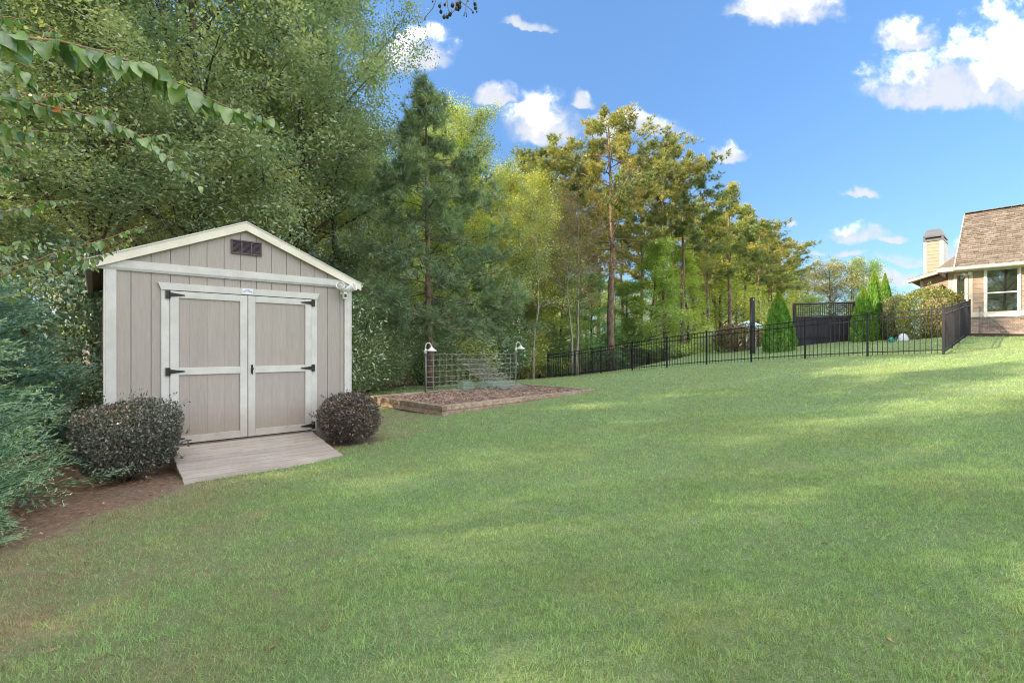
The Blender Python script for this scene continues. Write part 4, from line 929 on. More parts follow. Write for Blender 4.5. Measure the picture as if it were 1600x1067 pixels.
def make_pine(name, seed, ht, r0, cb, crad, nb_, ntuft, nn, L, wd, mat='leaf_pine', bark='bark_pine', shape='round', dead=0, droop=0.0, upr=.25):
    rg = np.random.default_rng(seed); z = np.linspace(0, 1, 9)
    tx = np.cumsum(rg.normal(0, .05, 9)); ty = np.cumsum(rg.normal(0, .05, 9)); tx -= tx[0]; ty -= ty[0]
    trunk = np.stack([tx, ty, z * ht * .98 - .15], 1); rad = r0 * (1 - z * .85); rad[0] *= 1.25; tubes = [(trunk, rad, 10)]; C_ = []; D_2 = []; cl = []
    for i in range(nb_ + dead):
        isd = i >= nb_
        t = (i + rg.random()) / nb_ if not isd else -rg.uniform(.05, .5)
        zz = cb + (1 - cb) * t
        zz = max(.25, zz); p = np.array([np.interp(zz, z, trunk[:, c]) for c in range(3)]); az = i * 2.39996 + rg.normal() * .5
        if shape == 'round': pr = math.sqrt(max(.02, 1 - (abs(t - .42) / .62) ** 2.2))
        else: pr = (1 - t) ** .6 + .06
        ln = crad * pr * rg.uniform(.6, 1.15) * (.45 if isd else (1 if t < .75 else .6)); el = (upr * rg.uniform(-.2, 1.6) + t * .3) * (1 if t < .7 else .5) - (.25 if droop else 0)
        s = np.linspace(0, 1, 6)[:, None]; d = np.array([math.cos(az) * math.cos(el), math.sin(az) * math.cos(el), math.sin(el)])
        limb = p + d * s * ln + np.array([0, 0, 1]) * (s ** 2) * ln * (rg.uniform(-.05, .22) * (1 - max(0, t)) - droop) + np.cumsum(rg.normal(0, ln * .03, (6, 3)), 0)
        tubes.append((limb, max(.012, r0 * .28 * (1 - zz * .6)) * (1 - s[:, 0] * .8), 5))
        if isd: continue
        m = max(2, int(ntuft / nb_ * (.4 + pr)))
        cr = rg.random()
        for j in range(5):
            u = rg.uniform(.35, 1.0); q = np.array([np.interp(u, s[:, 0], limb[:, c]) for c in range(3)]); dd = unit(d + rg.normal(0, .8, 3) * np.array([1, 1, .6]) + np.array([0, 0, .1])); l2 = ln * .34 * rg.uniform(.5, 1.1)
            br = q + dd * np.linspace(0, 1, 3)[:, None] * l2; tubes.append((br, [.012, .009, .005], 4))
            k = max(1, m // 5); uu = rg.uniform(.25, 1.05, k)[:, None]
            C_.append(q + dd * uu * l2 + rg.normal(0, .12 + .03 * l2, (k, 3))); D_2.append(np.tile(dd, (k, 1)) + rg.normal(0, .45, (k, 3)) + np.array([0, 0, .25])); cl.append(np.full(k, cr * .5 + rg.random() * .5))
    C_ = np.concatenate(C_); D_2 = np.concatenate(D_2); cl = np.concatenate(cl)
    v, f = needles(C_, D_2, rg, nn, L, wd)
    rnd = np.clip(np.repeat(cl * .7 + rg.random(len(cl)) * .25, nn) + rg.normal(0, .05, len(cl) * nn), 0, 1)
    return dict(trunk=tubes_mesh(tubes, name + '_trunk', only_trunk=True), limbs=tubes_mesh(tubes, name + '_limbs', skip_trunk=True), crown=npmesh(name + '_crown', v, f, {'rnd': np.repeat(rnd, 3)}), leaf=M[mat], bark=M[bark])
def put_tree(T_, name, x, y, s=1.0, rz=0.0, sz=None, tint=(1, 1, 1), label=None, group=None, cat='tree', dz=0.0, lean=(0, 0), limbs=True):
    z = h1(x, y) + dz; o = empty(name, (x, y, z), rz); o.rotation_euler = (lean[0], lean[1], rz); o.scale = (s, s, sz or s)
    tag(o, label, cat, group)
    for pn in ('trunk', 'limbs', 'crown'):
        if pn == 'limbs' and not limbs: continue
        if T_.get(pn) is None: continue
        c = obj(pn, T_[pn], T_['leaf'] if pn == 'crown' else T_['bark'], o)
        if pn == 'crown': c.color = (*tint, 1)
    return o
def blob_plant(name, seed, rx, ry, rz_, n, size, mat, lumps=14, lump=.16, shell=.2, up=.25, asp=.55, box=2.0, stems=8, stem_mat='bark', base=0.0, cut=.0):
    """dense clipped shrub: leaves in the outer shell of a lumpy rounded body, on stems from one foot"""
    rg = np.random.default_rng(seed); d = unit(rg.normal(size=(n, 3))); L_d = unit(rg.normal(size=(lumps, 3))); amp = rg.uniform(-.6, 1, lumps) * lump
    rr = 1 + (np.exp(-(1 - d @ L_d.T) * 9) * amp).sum(1)
    e = (np.abs(d[:, 0]) ** box + np.abs(d[:, 1]) ** box + np.abs(d[:, 2]) ** box) ** (-1 / box)
    r_ = rr * e * (1 - np.abs(rg.normal(0, shell, n))); sprout = (np.exp(-(1 - d @ unit(rg.normal(size=(60, 3))).T) * 500)).max(1) > .5; r_ = np.where(sprout, rr * e * rg.uniform(.95, 1.22, n), r_)
    c = d * r_[:, None] * np.array([rx, ry, rz_]) + np.array([0, 0, rz_ + base]); c = c[c[:, 2] > cut]; m = len(c); dd = unit(c - np.array([0, 0, rz_ * .6]))
    nrm = None; v, f = leaves(c, size * rg.uniform(.6, 1.3, m), rg, up, asp, axis=dd, fold=.08)
    rnd = rep(np.clip(rg.random(m) * .75 + .25 * vnoise(c[:, 0] * 7 + 50, c[:, 1] * 5 + c[:, 2] * 7 + 50, 1.0, seed), 0, 1))
    mb = MB()
    for k in range(stems):
        a = rg.uniform(0, 6.28); t = unit(np.array([math.cos(a) * rx, math.sin(a) * ry, rz_ * 1.3])); e1 = np.array([math.cos(a) * rx * .6, math.sin(a) * ry * .6, rz_ * rg.uniform(.9, 1.5) + base])
        mb.tube([(math.cos(a) * .05, math.sin(a) * .05, -.05), e1 * np.array([.35, .35, .45]), e1], [.02, .014, .006], 5)
    return dict(trunk=None, limbs=None, crown=npmesh(name + '_foliage', v, f, {'rnd': rnd}), leaf=M[mat], bark=M[stem_mat], stems=mb.mesh(name + '_stems', True))
def put_plant(T_, name, x, y, s=1.0, rz=0.0, sz=None, tint=(1, 1, 1), label=None, group=None, cat='shrub', dz=0.0, sx=None):
    o = empty(name, (x, y, h1(x, y) + dz), rz); o.scale = (sx or s, s, sz or s); tag(o, label, cat, group)
    c = obj('foliage', T_['crown'], T_['leaf'], o); c.color = (*tint, 1)
    if T_.get('stems') is not None: obj('stems', T_['stems'], T_['bark'], o)
    return o
# ------------------------------------------------------------------ the kinds
oakA = make_tree('oak_a', 11, 15.5, .20, .16, 4.6, 38, 90000, .118, 'leaf_oak', 'bark', sub=6, clus=.75, rise=.45)
oakB = make_tree('oak_b', 12, 14.5, .17, .12, 4.0, 36, 76000, .115, 'leaf_oak', 'bark', sub=6, clus=.7, rise=.6)
oakC = make_tree('oak_c', 13, 13, .14, .25, 3.2, 28, 46000, .105, 'leaf_oak', 'bark', sub=5, clus=.6, rise=.7)
slim = make_tree('slim', 14, 11, .085, .35, 1.9, 20, 9000, .10, 'leaf_oak', 'bark_pale', sub=5, clus=.5, rise=.7, wob=.35)
gum = make_tree('gum', 15, 11, .12, .05, 2.3, 30, 26000, .12, 'leaf_oak', 'bark', sub=5, clus=.6, rise=.25, prof=lambda t: (1 - t) ** .7 + .12)
farA = make_tree('far_a', 16, 13, .22, .15, 4.6, 26, 15000, .22, 'leaf_oak', 'bark', sub=5, clus=.95)
sparse = make_tree('sparse', 17, 8.5, .075, .38, 2.2, 22, 9000, .075, 'leaf_sparse', 'bark_pale', sub=7, clus=.55, rise=.5, droop=.9, wob=.3)
pineA = make_pine('pine_a', 21, 17, .27, .48, 4.6, 44, 3200, 22, .27, .028, dead=7)
pineB = make_pine('pine_b', 22, 17, .20, .55, 3.3, 34, 2300, 20, .27, .030, dead=5)
pineC = make_pine('pine_c', 23, 16, .17, .45, 2.9, 40, 2100, 18, .28, .034, shape='cone', dead=6)
youngP = make_pine('young_pine', 24, 11.5, .13, .08, 3.3, 78, 4000, 26, .26, .018, mat='leaf_young', shape='cone', upr=.15, droop=.05)
under = blob_plant('underbrush', 31, 1.5, 1.3, 1.2, 12000, .10, 'leaf_big', lump=.45, shell=.28, up=.5, asp=.42)
brush = blob_plant('brush', 32, 1.5, 1.3, 1.1, 11000, .085, 'leaf_oak', lump=.5, shell=.32, up=.5)
lorA = blob_plant('loropetalum_a', 33, .60, .50, .41, 20000, .040, 'leaf_lor', lump=.34, shell=.19, up=.2, asp=.55, box=2.6)
lorB = blob_plant('loropetalum_b', 34, .49, .46, .39, 15000, .038, 'leaf_lor', lump=.32, shell=.19, up=.2, asp=.5, box=2.2)
hedge = blob_plant('hedge', 35, 1.5, 1.1, 1.10, 15000, .085, 'leaf_hedge', lump=.12, shell=.14, box=2.7, up=.4)
lowb = blob_plant('lowbush', 36, 1.0, .8, .75, 6000, .08, 'leaf_sparse', lump=.3, shell=.25, box=2.2)
def arborvitae(name, seed, ht, rad, n):
    rg = np.random.default_rng(seed); z = rg.random(n) ** .85; az = rg.random(n) * 6.283
    pr = (1 - z ** 1.7) ** .95 * (.84 + .16 * np.minimum(1, z * 6)); lump = 1 + .09 * np.sin(az * 7 + z * 3) + .05 * np.sin(z * 31 + az * 5)
    r_ = rad * pr * lump * (1 - np.abs(rg.normal(0, .10, n))); c = np.stack([np.cos(az) * r_, np.sin(az) * r_, z * ht], 1)
    out = np.stack([np.cos(az), np.sin(az), np.full(n, 1.3)], 1); v, f = leaves(c, .15 * rg.uniform(.6, 1.2, n), rg, -.4, .3, axis=out)
    mb = MB().tube([(0, 0, -.1), (0, 0, ht * .5), (0, 0, ht * .9)], [.06, .04, .01], 6)
    return dict(crown=npmesh(name, v, f, {'rnd': rep(np.clip(rg.random(n) * .7 + .3 * (z > .8), 0, 1))}), leaf=M['leaf_arb'], bark=M['bark'], stems=mb.mesh('trunk', True))
arb = arborvitae('arborvitae_foliage', 41, 3.0, .78, 15000)
# ------------------------------------------------------------------ planting: the shed's shrubs
put_plant(lorA, 'loropetalum', *shw(.19, -.58, 0)[:2], rz=R(35), label='dark blue-green and purple clipped shrub left of the ramp, before the shed corner', dz=.04, tint=(.82, .84, .80), s=.81, sz=1.0)
put_plant(lorB, 'loropetalum', *shw(2.86, -.45, 0)[:2], rz=R(60), label='purple-brown clipped shrub right of the ramp, before the shed corner', dz=.02, tint=(1.0, .75, .75), s=.90, sz=.97)
# yard beyond the fence
q = P(1217, 548, 24.0); put_plant(arb, 'arborvitae', q[0], q[1], label='single bright green arborvitae left of the black privacy screen', cat='evergreen', s=1.0, sz=1.0)
for (px, Y, s, sz, lb) in ((1349, 24.6, .78, .93, 'front left arborvitae of the three right of the privacy screen'), (1366, 25.4, .80, 1.22, 'tallest arborvitae, middle of the three right of the privacy screen'), (1383, 26.4, .66, 1.20, 'narrow rear arborvitae, right of the three beside the hedge')):
    q = P(px, 540, Y); put_plant(arb, 'arborvitae', q[0], q[1], s=s, sz=sz, rz=Y * 3, label=lb, cat='evergreen')
q = P(1451, 530, 20.9); put_plant(hedge, 'gold_hedge', q[0], q[1], s=1.0, rz=R(42), label='big rounded golden green shrub behind the iron fence beside the tan house', tint=(.68, .86, .8))
q = P(1398, 530, 24.5); put_plant(hedge, 'grey_green_shrub', q[0], q[1], s=.55, sz=1.0, rz=1, label='loose grey green shrub between the arborvitae and the golden hedge', tint=(.5, .62, .8))
q = P(1150, 545, 27); put_plant(lowb, 'brown_shrub', q[0], q[1], s=1.2, sz=1.05, label='brown twiggy rounded shrub below the teal umbrella', tint=(.45, .42, .4))
q = P(1122, 545, 29); put_plant(brush, 'low_shrub', q[0], q[1], s=.75, sz=.6, label='low green shrub at the left of the brown twiggy one behind the fence')
# ------------------------------------------------------------------ the woods
def atpx(px, Y): return ((px - 800) / F * Y, Y)
G = (1, 1, 1); SUN_YEL = (1.6, 1.3, .45); DK = (.78, .85, .85); GY_ = (1.0, 1.05, 1.1); SUN_LIM = (1.25, 1.3, .55)  # yellow and lime tints put sunlight into the leaf colour
front = [  # x, y, kind, scale, height scale, tint, label
    (-11.6, 14.3, oakB, 1.1, 1.12, GY_, 'tall dense green hardwood rising behind the left end of the shed roof'),
    (-8.9, 13.8, oakA, .95, 1.08, G, 'broad grey-green hardwood directly behind the shed gable'),
    (-7.7, 16.8, oakB, 1.0, 1.12, GY_, 'tall grey-green hardwood behind the right slope of the shed roof'),
    (-7.2, 20.0, oakA, .78, 1.12, DK, 'tall dark hardwood whose crown meets the sky left of the young pine'),
    (-9.2, 10.6, oakC, .85, .75, DK, 'lower dark hardwood just left of and behind the shed'),
    (-14.8, 13.0, oakA, 1.0, 1.1, G, 'broad hardwood at the left edge of the picture, behind the hanging branches'),
    (-2.5, 26.0, oakB, .85, 1.0, (1.1, 1.08, .7), 'hardwood tinted sunlit yellow-green right of the young pine, its top notched against the sky')]  # last tint paints the yellow of a sunlit crown
for (x, y, T_, s, sz, tint, lb) in front: put_tree(T_, 'hardwood_tree', x, y, s, x * 7 + y, sz, tint, lb)
for k, (x, y) in enumerate([(-10.5, 8.6), (-11.6, 5.4), (-11.0, 1.6), (-12.2, -2.2), (-11.2, -6.2), (-13.2, -10.6), (-12.4, -15.6), (-16, -6), (-17, .4), (-16.2, 4.6), (-15, -12), (-19, -9)]):
    put_tree((oakA, oakB, oakC)[k % 3] if k not in (1, 2, 3, 8, 9) else oakC, 'shade_tree', x, y, (.7, .75, .8, .85)[k] if k < 4 else (.82 if k in (8, 9) else 1.0), k * 1.3, (1.0, 1.02, 1.12)[k % 3] * (.72 if k == 0 else 1), G, 'hardwood of the wood beyond the left edge of the picture', 'hardwoods left of the picture')
rg = np.random.default_rng(77)
back = [(-19, 19), (-15.2, 19.5), (-11.8, 20.5), (-9.0, 21.5), (-7.4, 25), (-14, 26), (-4.8, 25.5), (-10.5, 29), (-6.2, 31), (-1.8, 31.5), (-17.5, 31), (-22, 26), (-3.5, 37), (-9, 38), (1.2, 37.5), (.2, 32)]
for k, (x, y) in enumerate(back):
    put_tree((oakB, oakC, oakA)[k % 3], 'back_tree', x, y, rg.uniform(.8, 1.05), rg.uniform(0, 6), rg.uniform(.80, 1.0), SUN_YEL if k % 2 else SUN_LIM,
             'hardwood deeper in the wood with sunlit yellow-green painted into its leaves, glimpsed through the front trees', 'hardwoods deeper in the wood')
# pines
q = atpx(672, 16.6); put_tree(youngP, 'young_pine', *q, 1.0, .6, .95, (.85, .88, .8), 'blue-green young pine with drooping boughs behind the raised bed')
for (px, Y, T_, s, sz, tint, lb) in [  # warm tints also carry the orange of sunlit crowns
    (955, 31.5, pineA, 1.0, .985, (1.2, 1.07, .8), 'largest pine with a straight bare trunk and wide bronze crown behind the fence'),
    (1040, 36.0, pineB, 1.0, 1.0, (1.1, .98, .8), 'tall narrow pine just right of the largest pine'),
    (1068, 37.5, pineB, .98, .97, (.85, .9, .85), 'dark-crowned pale-trunked pine standing highest before the open sky on the right'),
    (868, 35.0, pineB, 1.15, 1.0, (.95, .95, .8), 'pine whose dark top shows left of the largest pine'),
    (905, 38.5, pineA, .8, .98, (1.1, 1.0, .8), 'pine behind the left half of the bronze crown'),
    (1002, 40.5, pineA, .72, 1.0, (1.05, .98, .85), 'pine between the largest pine and the narrow one, set back'),
    (1140, 45.0, pineC, 1.25, 1.0, (1.2, 1.15, .85), 'full conical pine standing above its neighbours right of the open-sky gap'),
    (1106, 43.0, pineC, 1.05, .82, (1.1, 1.1, .8), 'shorter conical pine left of the full conical one'),
    (1163, 52.0, pineC, 1.15, .98, (.95, 1.0, .85), 'pine close behind the tall post, right of the full conical pine'),
    (1186, 57.0, pineB, 1.15, .90, (1.2, 1.05, .8), 'small far pine above the patio umbrella'),
    (1203, 62.0, pineC, 1.2, .93, (1.15, 1.05, .8), 'small far pine above the single arborvitae'),
    (1222, 70.0, pineB, 1.25, .92, (1.0, .98, .85), 'second last pine of the receding row'),
    (1238, 84.0, pineC, 1.3, .88, (.95, 1.0, .9), 'last and farthest pine of the receding row')]:
    q = atpx(px, Y); put_tree(T_, 'pine_tree', *q, s, px * .37, sz, tint, lb)
for k, (px, Y) in enumerate([(842, 42), (935, 46), (975, 50), (1025, 48), (1085, 50), (1118, 54), (1128, 60), (1150, 64), (1172, 66), (1195, 74), (1214, 80), (1092, 62), (1052, 58)]):
    q = atpx(px, Y); put_tree((pineB, pineC)[k % 2], 'back_pine', *q, rg.uniform(.95, 1.15), rg.uniform(0, 6), rg.uniform(.82, .98) , (1.25, 1.15, .8),
             'slender pine trunk set back in the sunlit stand behind the fence', 'slender pines in the sunlit stand')
# thin-stemmed trees at the edge
for (px, Y, s, sz, lean, lb) in [(833, 26.0, .95, 1.0, .05, 'crooked pale slender tree just right of the wire trellis'), (815, 29, 1.0, 1.05, -.03, 'slender straight sapling behind the crooked pale one')]:
    q = atpx(px, Y); put_tree(slim, 'slender_tree', *q, s, px, sz, (1.5, 1.35, .8), lb, lean=(0, lean))
for (px, Y, rz, lb) in [(895, 27.9, .3, 'left of two thin pale trunks with thinning brown leaves behind the fence'), (902, 28.0, 2.1, 'right of two thin pale trunks with thinning brown leaves behind the fence')]:
    q = atpx(px, Y); put_tree(sparse, 'brown_leaved_tree', *q, 1.15, rz, 1.18, (1.0, 1.0, 1.0), lb, lean=(0, -.03 if px < 900 else .0))
for k, (px, Y, s, sz, tint, lb) in enumerate([
    (1012, 34.0, 1.15, .86, (1.05, 1.2, .5), 'bright green young sweetgum between the largest pine and the narrow pine'),
    (978, 35.5, 1.0, .62, (.95, 1.1, .5), 'shorter green tree at the right foot of the largest pine'),
    (1078, 39.0, 1.1, .88, (1.3, 1.35, .4), 'yellow-green tree at the foot of the two tall pines'),
    (1048, 41.0, 1.0, .7, (1.05, 1.15, .5), 'low green tree between the two tall pine trunks'),
    (925, 33.0, .9, .62, (.75, 1.15, .8), 'dark green low tree between the brown-leaved pair and the largest pine'),
    (872, 31.0, .95, .75, (1.2, 1.3, .7), 'olive tree left of the brown-leaved pair'),
    (800, 28.5, 1.0, .70, (1.15, 1.1, .6), 'yellowish low tree behind the right lamp post'),
    (760, 26.0, .9, .55, (.95, 1.1, .8), 'low green tree behind the middle of the wire trellis'),
    (845, 30.5, .8, .55, (1.0, 1.1, .8), 'small bushy tree behind the crooked pale slender tree')]):
    q = atpx(px, Y); put_tree(gum, 'young_tree', *q, s, k * 1.1, sz, tint, lb)
for k, (px, Y) in enumerate([(1098, 52), (1125, 50), (1150, 56), (1175, 60), (1205, 66), (1232, 74), (1112, 66), (1062, 52), (1020, 56), (960, 52), (915, 48), (1140, 72), (1190, 82), (880, 46), (990, 62)]):
    q = atpx(px, Y); put_tree(farA, 'understory_tree', *q, rg.uniform(.7, .9), k, rg.uniform(.50, .78), (1.5, 1.35, .45) if k % 3 else (1.2, 1.25, .5),  # yellow tint stands in for sunlight on the understory
             'sunlit yellow-green understory tree among the far pine trunks', 'yellow-green understory trees')
for (px, Y, s, sz, tint, lb) in [(1262, 84, 1.0, .9, (.85, .8, .7), 'leftmost of the far broad brownish trees beyond the privacy screen'), (1296, 78, 1.15, .92, (1.05, .82, .7), 'brownish domed far tree directly above the privacy screen'),
    (1330, 80, 1.05, .98, (.9, .85, .65), 'far green-brown tree above the right end of the privacy screen'), (1358, 76, .8, .9, (.75, .9, .6), 'greenest far tree just left of the three arborvitae tops'),
    (1268, 56, .42, .42, (1.1, 1.2, .6), 'small rounded yellow-green tree at the left end of the privacy screen'), (1404, 80, .8, .52, (1.0, 1.1, .9), 'low far tree between the arborvitae and the hedge')]:
    q = atpx(px, Y); put_tree(farA, 'far_tree', *q, s, px * .9, sz, tint, lb)
# underbrush at the wood's edge, each clump its own plant
ub = [(-8.1, 8.9, under, 1.0, 1.45, (1.0, 1.1, 1.25), 'dark broad-leaved evergreen shrub left of the shed, behind its corner'), (-6.9, 7.3, under, .55, .6, (.8, .9, 1.0), 'low dark shrub against the left wall of the shed'),
    (-4.75, 13.4, under, .85, 1.1, (1.1, 1.1, .95), 'dark broad-leaved shrub just right of the shed wall'), (-4.8, 16.0, brush, 1.1, 1.0, G, 'green brush behind the left corner of the raised bed'),
    (-3.6, 19.3, under, 1.1, .9, (1, 1.05, .9), 'dark brush below the young pine'), (-2.6, 22.6, brush, 1.3, 1.25, (1.2, 1.1, .7), 'yellowish brush seen through the left half of the trellis'),
    (-.9, 24.6, under, 1.4, 1.3, (.85, .95, .9), 'dark brush seen through the right half of the trellis'), (.6, 28.0, brush, 1.2, 1.5, (1.5, 1.3, .6), 'golden brush right of the right lamp post'),
    (2.6, 30.6, under, 1.3, 1.1, (1.1, 1.15, .8), 'dark green brush behind the end of the iron fence'), (5.2, 33, brush, 1.5, 1.1, (.8, 1.1, .8), 'green brush at the foot of the largest pine'),
    (8.2, 35.5, under, 1.7, 1.3, (1.0, 1.2, .8), 'green brush left of the sunlit stand'), (11.4, 37.5, brush, 1.6, 1.1, (.9, 1.1, .7), 'green brush below the yellow-green tree'), (-6.6, 13.8, brush, 1.3, 1.6, DK, 'tall dark brush behind the shed'),
    (-10.5, 9.0, brush, 1.2, 1.3, DK, 'dark brush at the left edge, behind the cypress'), (-1.3, 28.5, brush, 1.5, 1.6, (1.1, 1.1, .7), 'tall olive brush behind the trellis'), (-5.6, 21.5, brush, 1.6, 1.7, G, 'tall brush behind the young pine'), (14.6, 41, brush, 1.9, 1.1, (1.3, 1.3, .6), 'sunlit brush at the far end of the yard')]
for k, (x, y, T_, s, sz, tint, lb) in enumerate(ub): put_plant(T_, 'underbrush', x, y, s, k * 1.7, sz, tint, lb)
# ------------------------------------------------------------------ blue-green cypress at the left edge
def sprays(roots, dirs, lens, rg, name, tipc=1.0):
    """feathery flat sprays: a drooping stem, side twigs, scale-like leaflets"""
    V, Fc, Rn = [], [], []; stems = MB()
    for p, d, L in zip(roots, dirs, lens):
        s = np.linspace(0, 1, 9)[:, None]; ax = p + d * s * L + np.array([0, 0, -1]) * (s ** 2) * L * .16 + np.array([0, 0, 1]) * (s ** 4) * L * .07
        side = unit(np.cross(d, np.array([0, 0, 1]) + rg.normal(0, .35, 3))); nm = np.cross(side, d); stems.tube(ax, [.008 * (1 - .85 * k / 8) * (L / .6) for k in range(9)], 4, False)
        nt_ = int(15 * L / .6) + 6
        for j in range(nt_):
            u = .08 + .92 * (j + rg.random()) / nt_; q = np.array([np.interp(u, s[:, 0], ax[:, c]) for c in range(3)]); sg_ = 1 if j % 2 else -1
            td = unit(d * .95 + side * sg_ * rg.uniform(.5, .95) + nm * rg.normal(0, .3)); tl = L * .36 * (1 - u * .62) * rg.uniform(.7, 1.15)
            m = max(5, int(tl / .011)); uu = np.sort(rg.random(m)); c = q + td * (uu * tl)[:, None] + np.array([0, 0, -1]) * ((uu ** 2) * tl * .2)[:, None]
            s2 = np.where(rg.random(m) < .5, 1, -1)[:, None]; sd = unit(np.cross(td, nm))
            a = unit(td * .9 + sd * s2 * rg.uniform(.3, .8, (m, 1)) + rg.normal(0, .22, (m, 3))); w_ = unit(np.cross(a, nm + rg.normal(0, .6, (m, 3))))
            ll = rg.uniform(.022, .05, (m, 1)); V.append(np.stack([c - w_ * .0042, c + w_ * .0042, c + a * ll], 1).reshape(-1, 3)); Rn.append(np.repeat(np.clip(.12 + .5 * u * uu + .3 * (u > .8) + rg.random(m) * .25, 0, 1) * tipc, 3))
    V = np.concatenate(V); return npmesh(name, V, np.arange(len(V)).reshape(-1, 3), {'rnd': np.concatenate(Rn)}), stems.mesh(name + '_twigs', True)
def cypress(seed, ht, rad, n, name):
    rg = np.random.default_rng(seed); z = rg.random(n) ** 1.1; az = rg.uniform(0, 6.283, n)
    L = rg.uniform(.55, 1.0, n) * (1 - z * .45); r0 = rad * (1 - z) ** .7 * rg.uniform(.25, .75, n)
    roots = np.stack([np.cos(az) * r0, np.sin(az) * r0, .18 + z * ht], 1); d = unit(np.stack([np.cos(az), np.sin(az), rg.uniform(-.05, .75, n)], 1) + rg.normal(0, .18, (n, 3)))
    fo, tw = sprays(roots, d, L, rg, name)
    tb = MB().tube([(0, 0, -.1), (0, 0, ht * .5), (.03, 0, ht)], [.08, .05, .015], 8)
    for k in range(0, n, 3): tb.tube([(0, 0, roots[k][2] * .8), roots[k]], [.02, .008], 4, False)
    return dict(crown=fo, leaf=M['leaf_cyp'], bark=M['bark'], stems=tb.mesh(name + '_trunk', True)), tw
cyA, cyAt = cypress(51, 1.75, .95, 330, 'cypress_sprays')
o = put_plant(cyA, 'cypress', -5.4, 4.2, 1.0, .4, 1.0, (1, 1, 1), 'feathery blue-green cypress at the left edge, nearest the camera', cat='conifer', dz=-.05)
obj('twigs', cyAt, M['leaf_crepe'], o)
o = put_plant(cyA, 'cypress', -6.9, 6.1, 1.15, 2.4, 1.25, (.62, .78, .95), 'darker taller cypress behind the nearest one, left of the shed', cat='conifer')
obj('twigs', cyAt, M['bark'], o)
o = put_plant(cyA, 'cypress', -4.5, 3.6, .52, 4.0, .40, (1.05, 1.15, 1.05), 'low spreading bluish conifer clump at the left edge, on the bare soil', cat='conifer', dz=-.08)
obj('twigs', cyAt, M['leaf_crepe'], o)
# ------------------------------------------------------------------ crepe myrtle reaching in from the left
def leaf_mesh(seed, L=1.0, wd=.5):
    rg = np.random.default_rng(seed); n = 7; v = []; f = []
    for i in range(n):
        t = i / (n - 1); w_ = wd * .5 * (math.sin(math.pi * min(1, t ** .82)) ** .8) * (1 if t < 1 else 0) + .004; y = t * L; z = -.28 * t * t * L + .03 * math.sin(t * 7 + seed); e = .30 * w_ + .02 * rg.normal()
        v += [(-w_, y, z + e), (0, y, z), (w_, y, z + e * (1 + .3 * rg.normal()))]
    for i in range(n - 1):
        a = i * 3; f += [(a, a + 1, a + 4, a + 3), (a + 1, a + 2, a + 5, a + 4)]
    return npmesh('leaf', v, np.array(f), {'rnd': np.full(len(v), rg.random())}, True)
LEAF = [leaf_mesh(k, 1.0, .48 + .06 * (k % 3)) for k in range(8)]
cm = empty('crepe_myrtle', (-3.55, 2.0, h1(-3.55, 2.0)), label='crepe myrtle whose leafy branches hang in from the upper left', cat='tree')
cz0 = np.array([-3.55, 2.0, h1(-3.55, 2.0)])
rgc = np.random.default_rng(9)
for k, e in enumerate([(.25, .1, 1.5, 3.6), (-.35, .5, 1.4, 3.2), (.0, -.5, 1.6, 3.5)]):
    MB().tube([(e[0] * .1, e[1] * .1, -.1), (e[0] * .5, e[1] * .5, e[2]), (e[0], e[1], e[3])], [.05, .038, .02], 8).build('trunk', M['bark_crepe'], cm, True)
stuffV, stuffF, stuffR = [], [], []
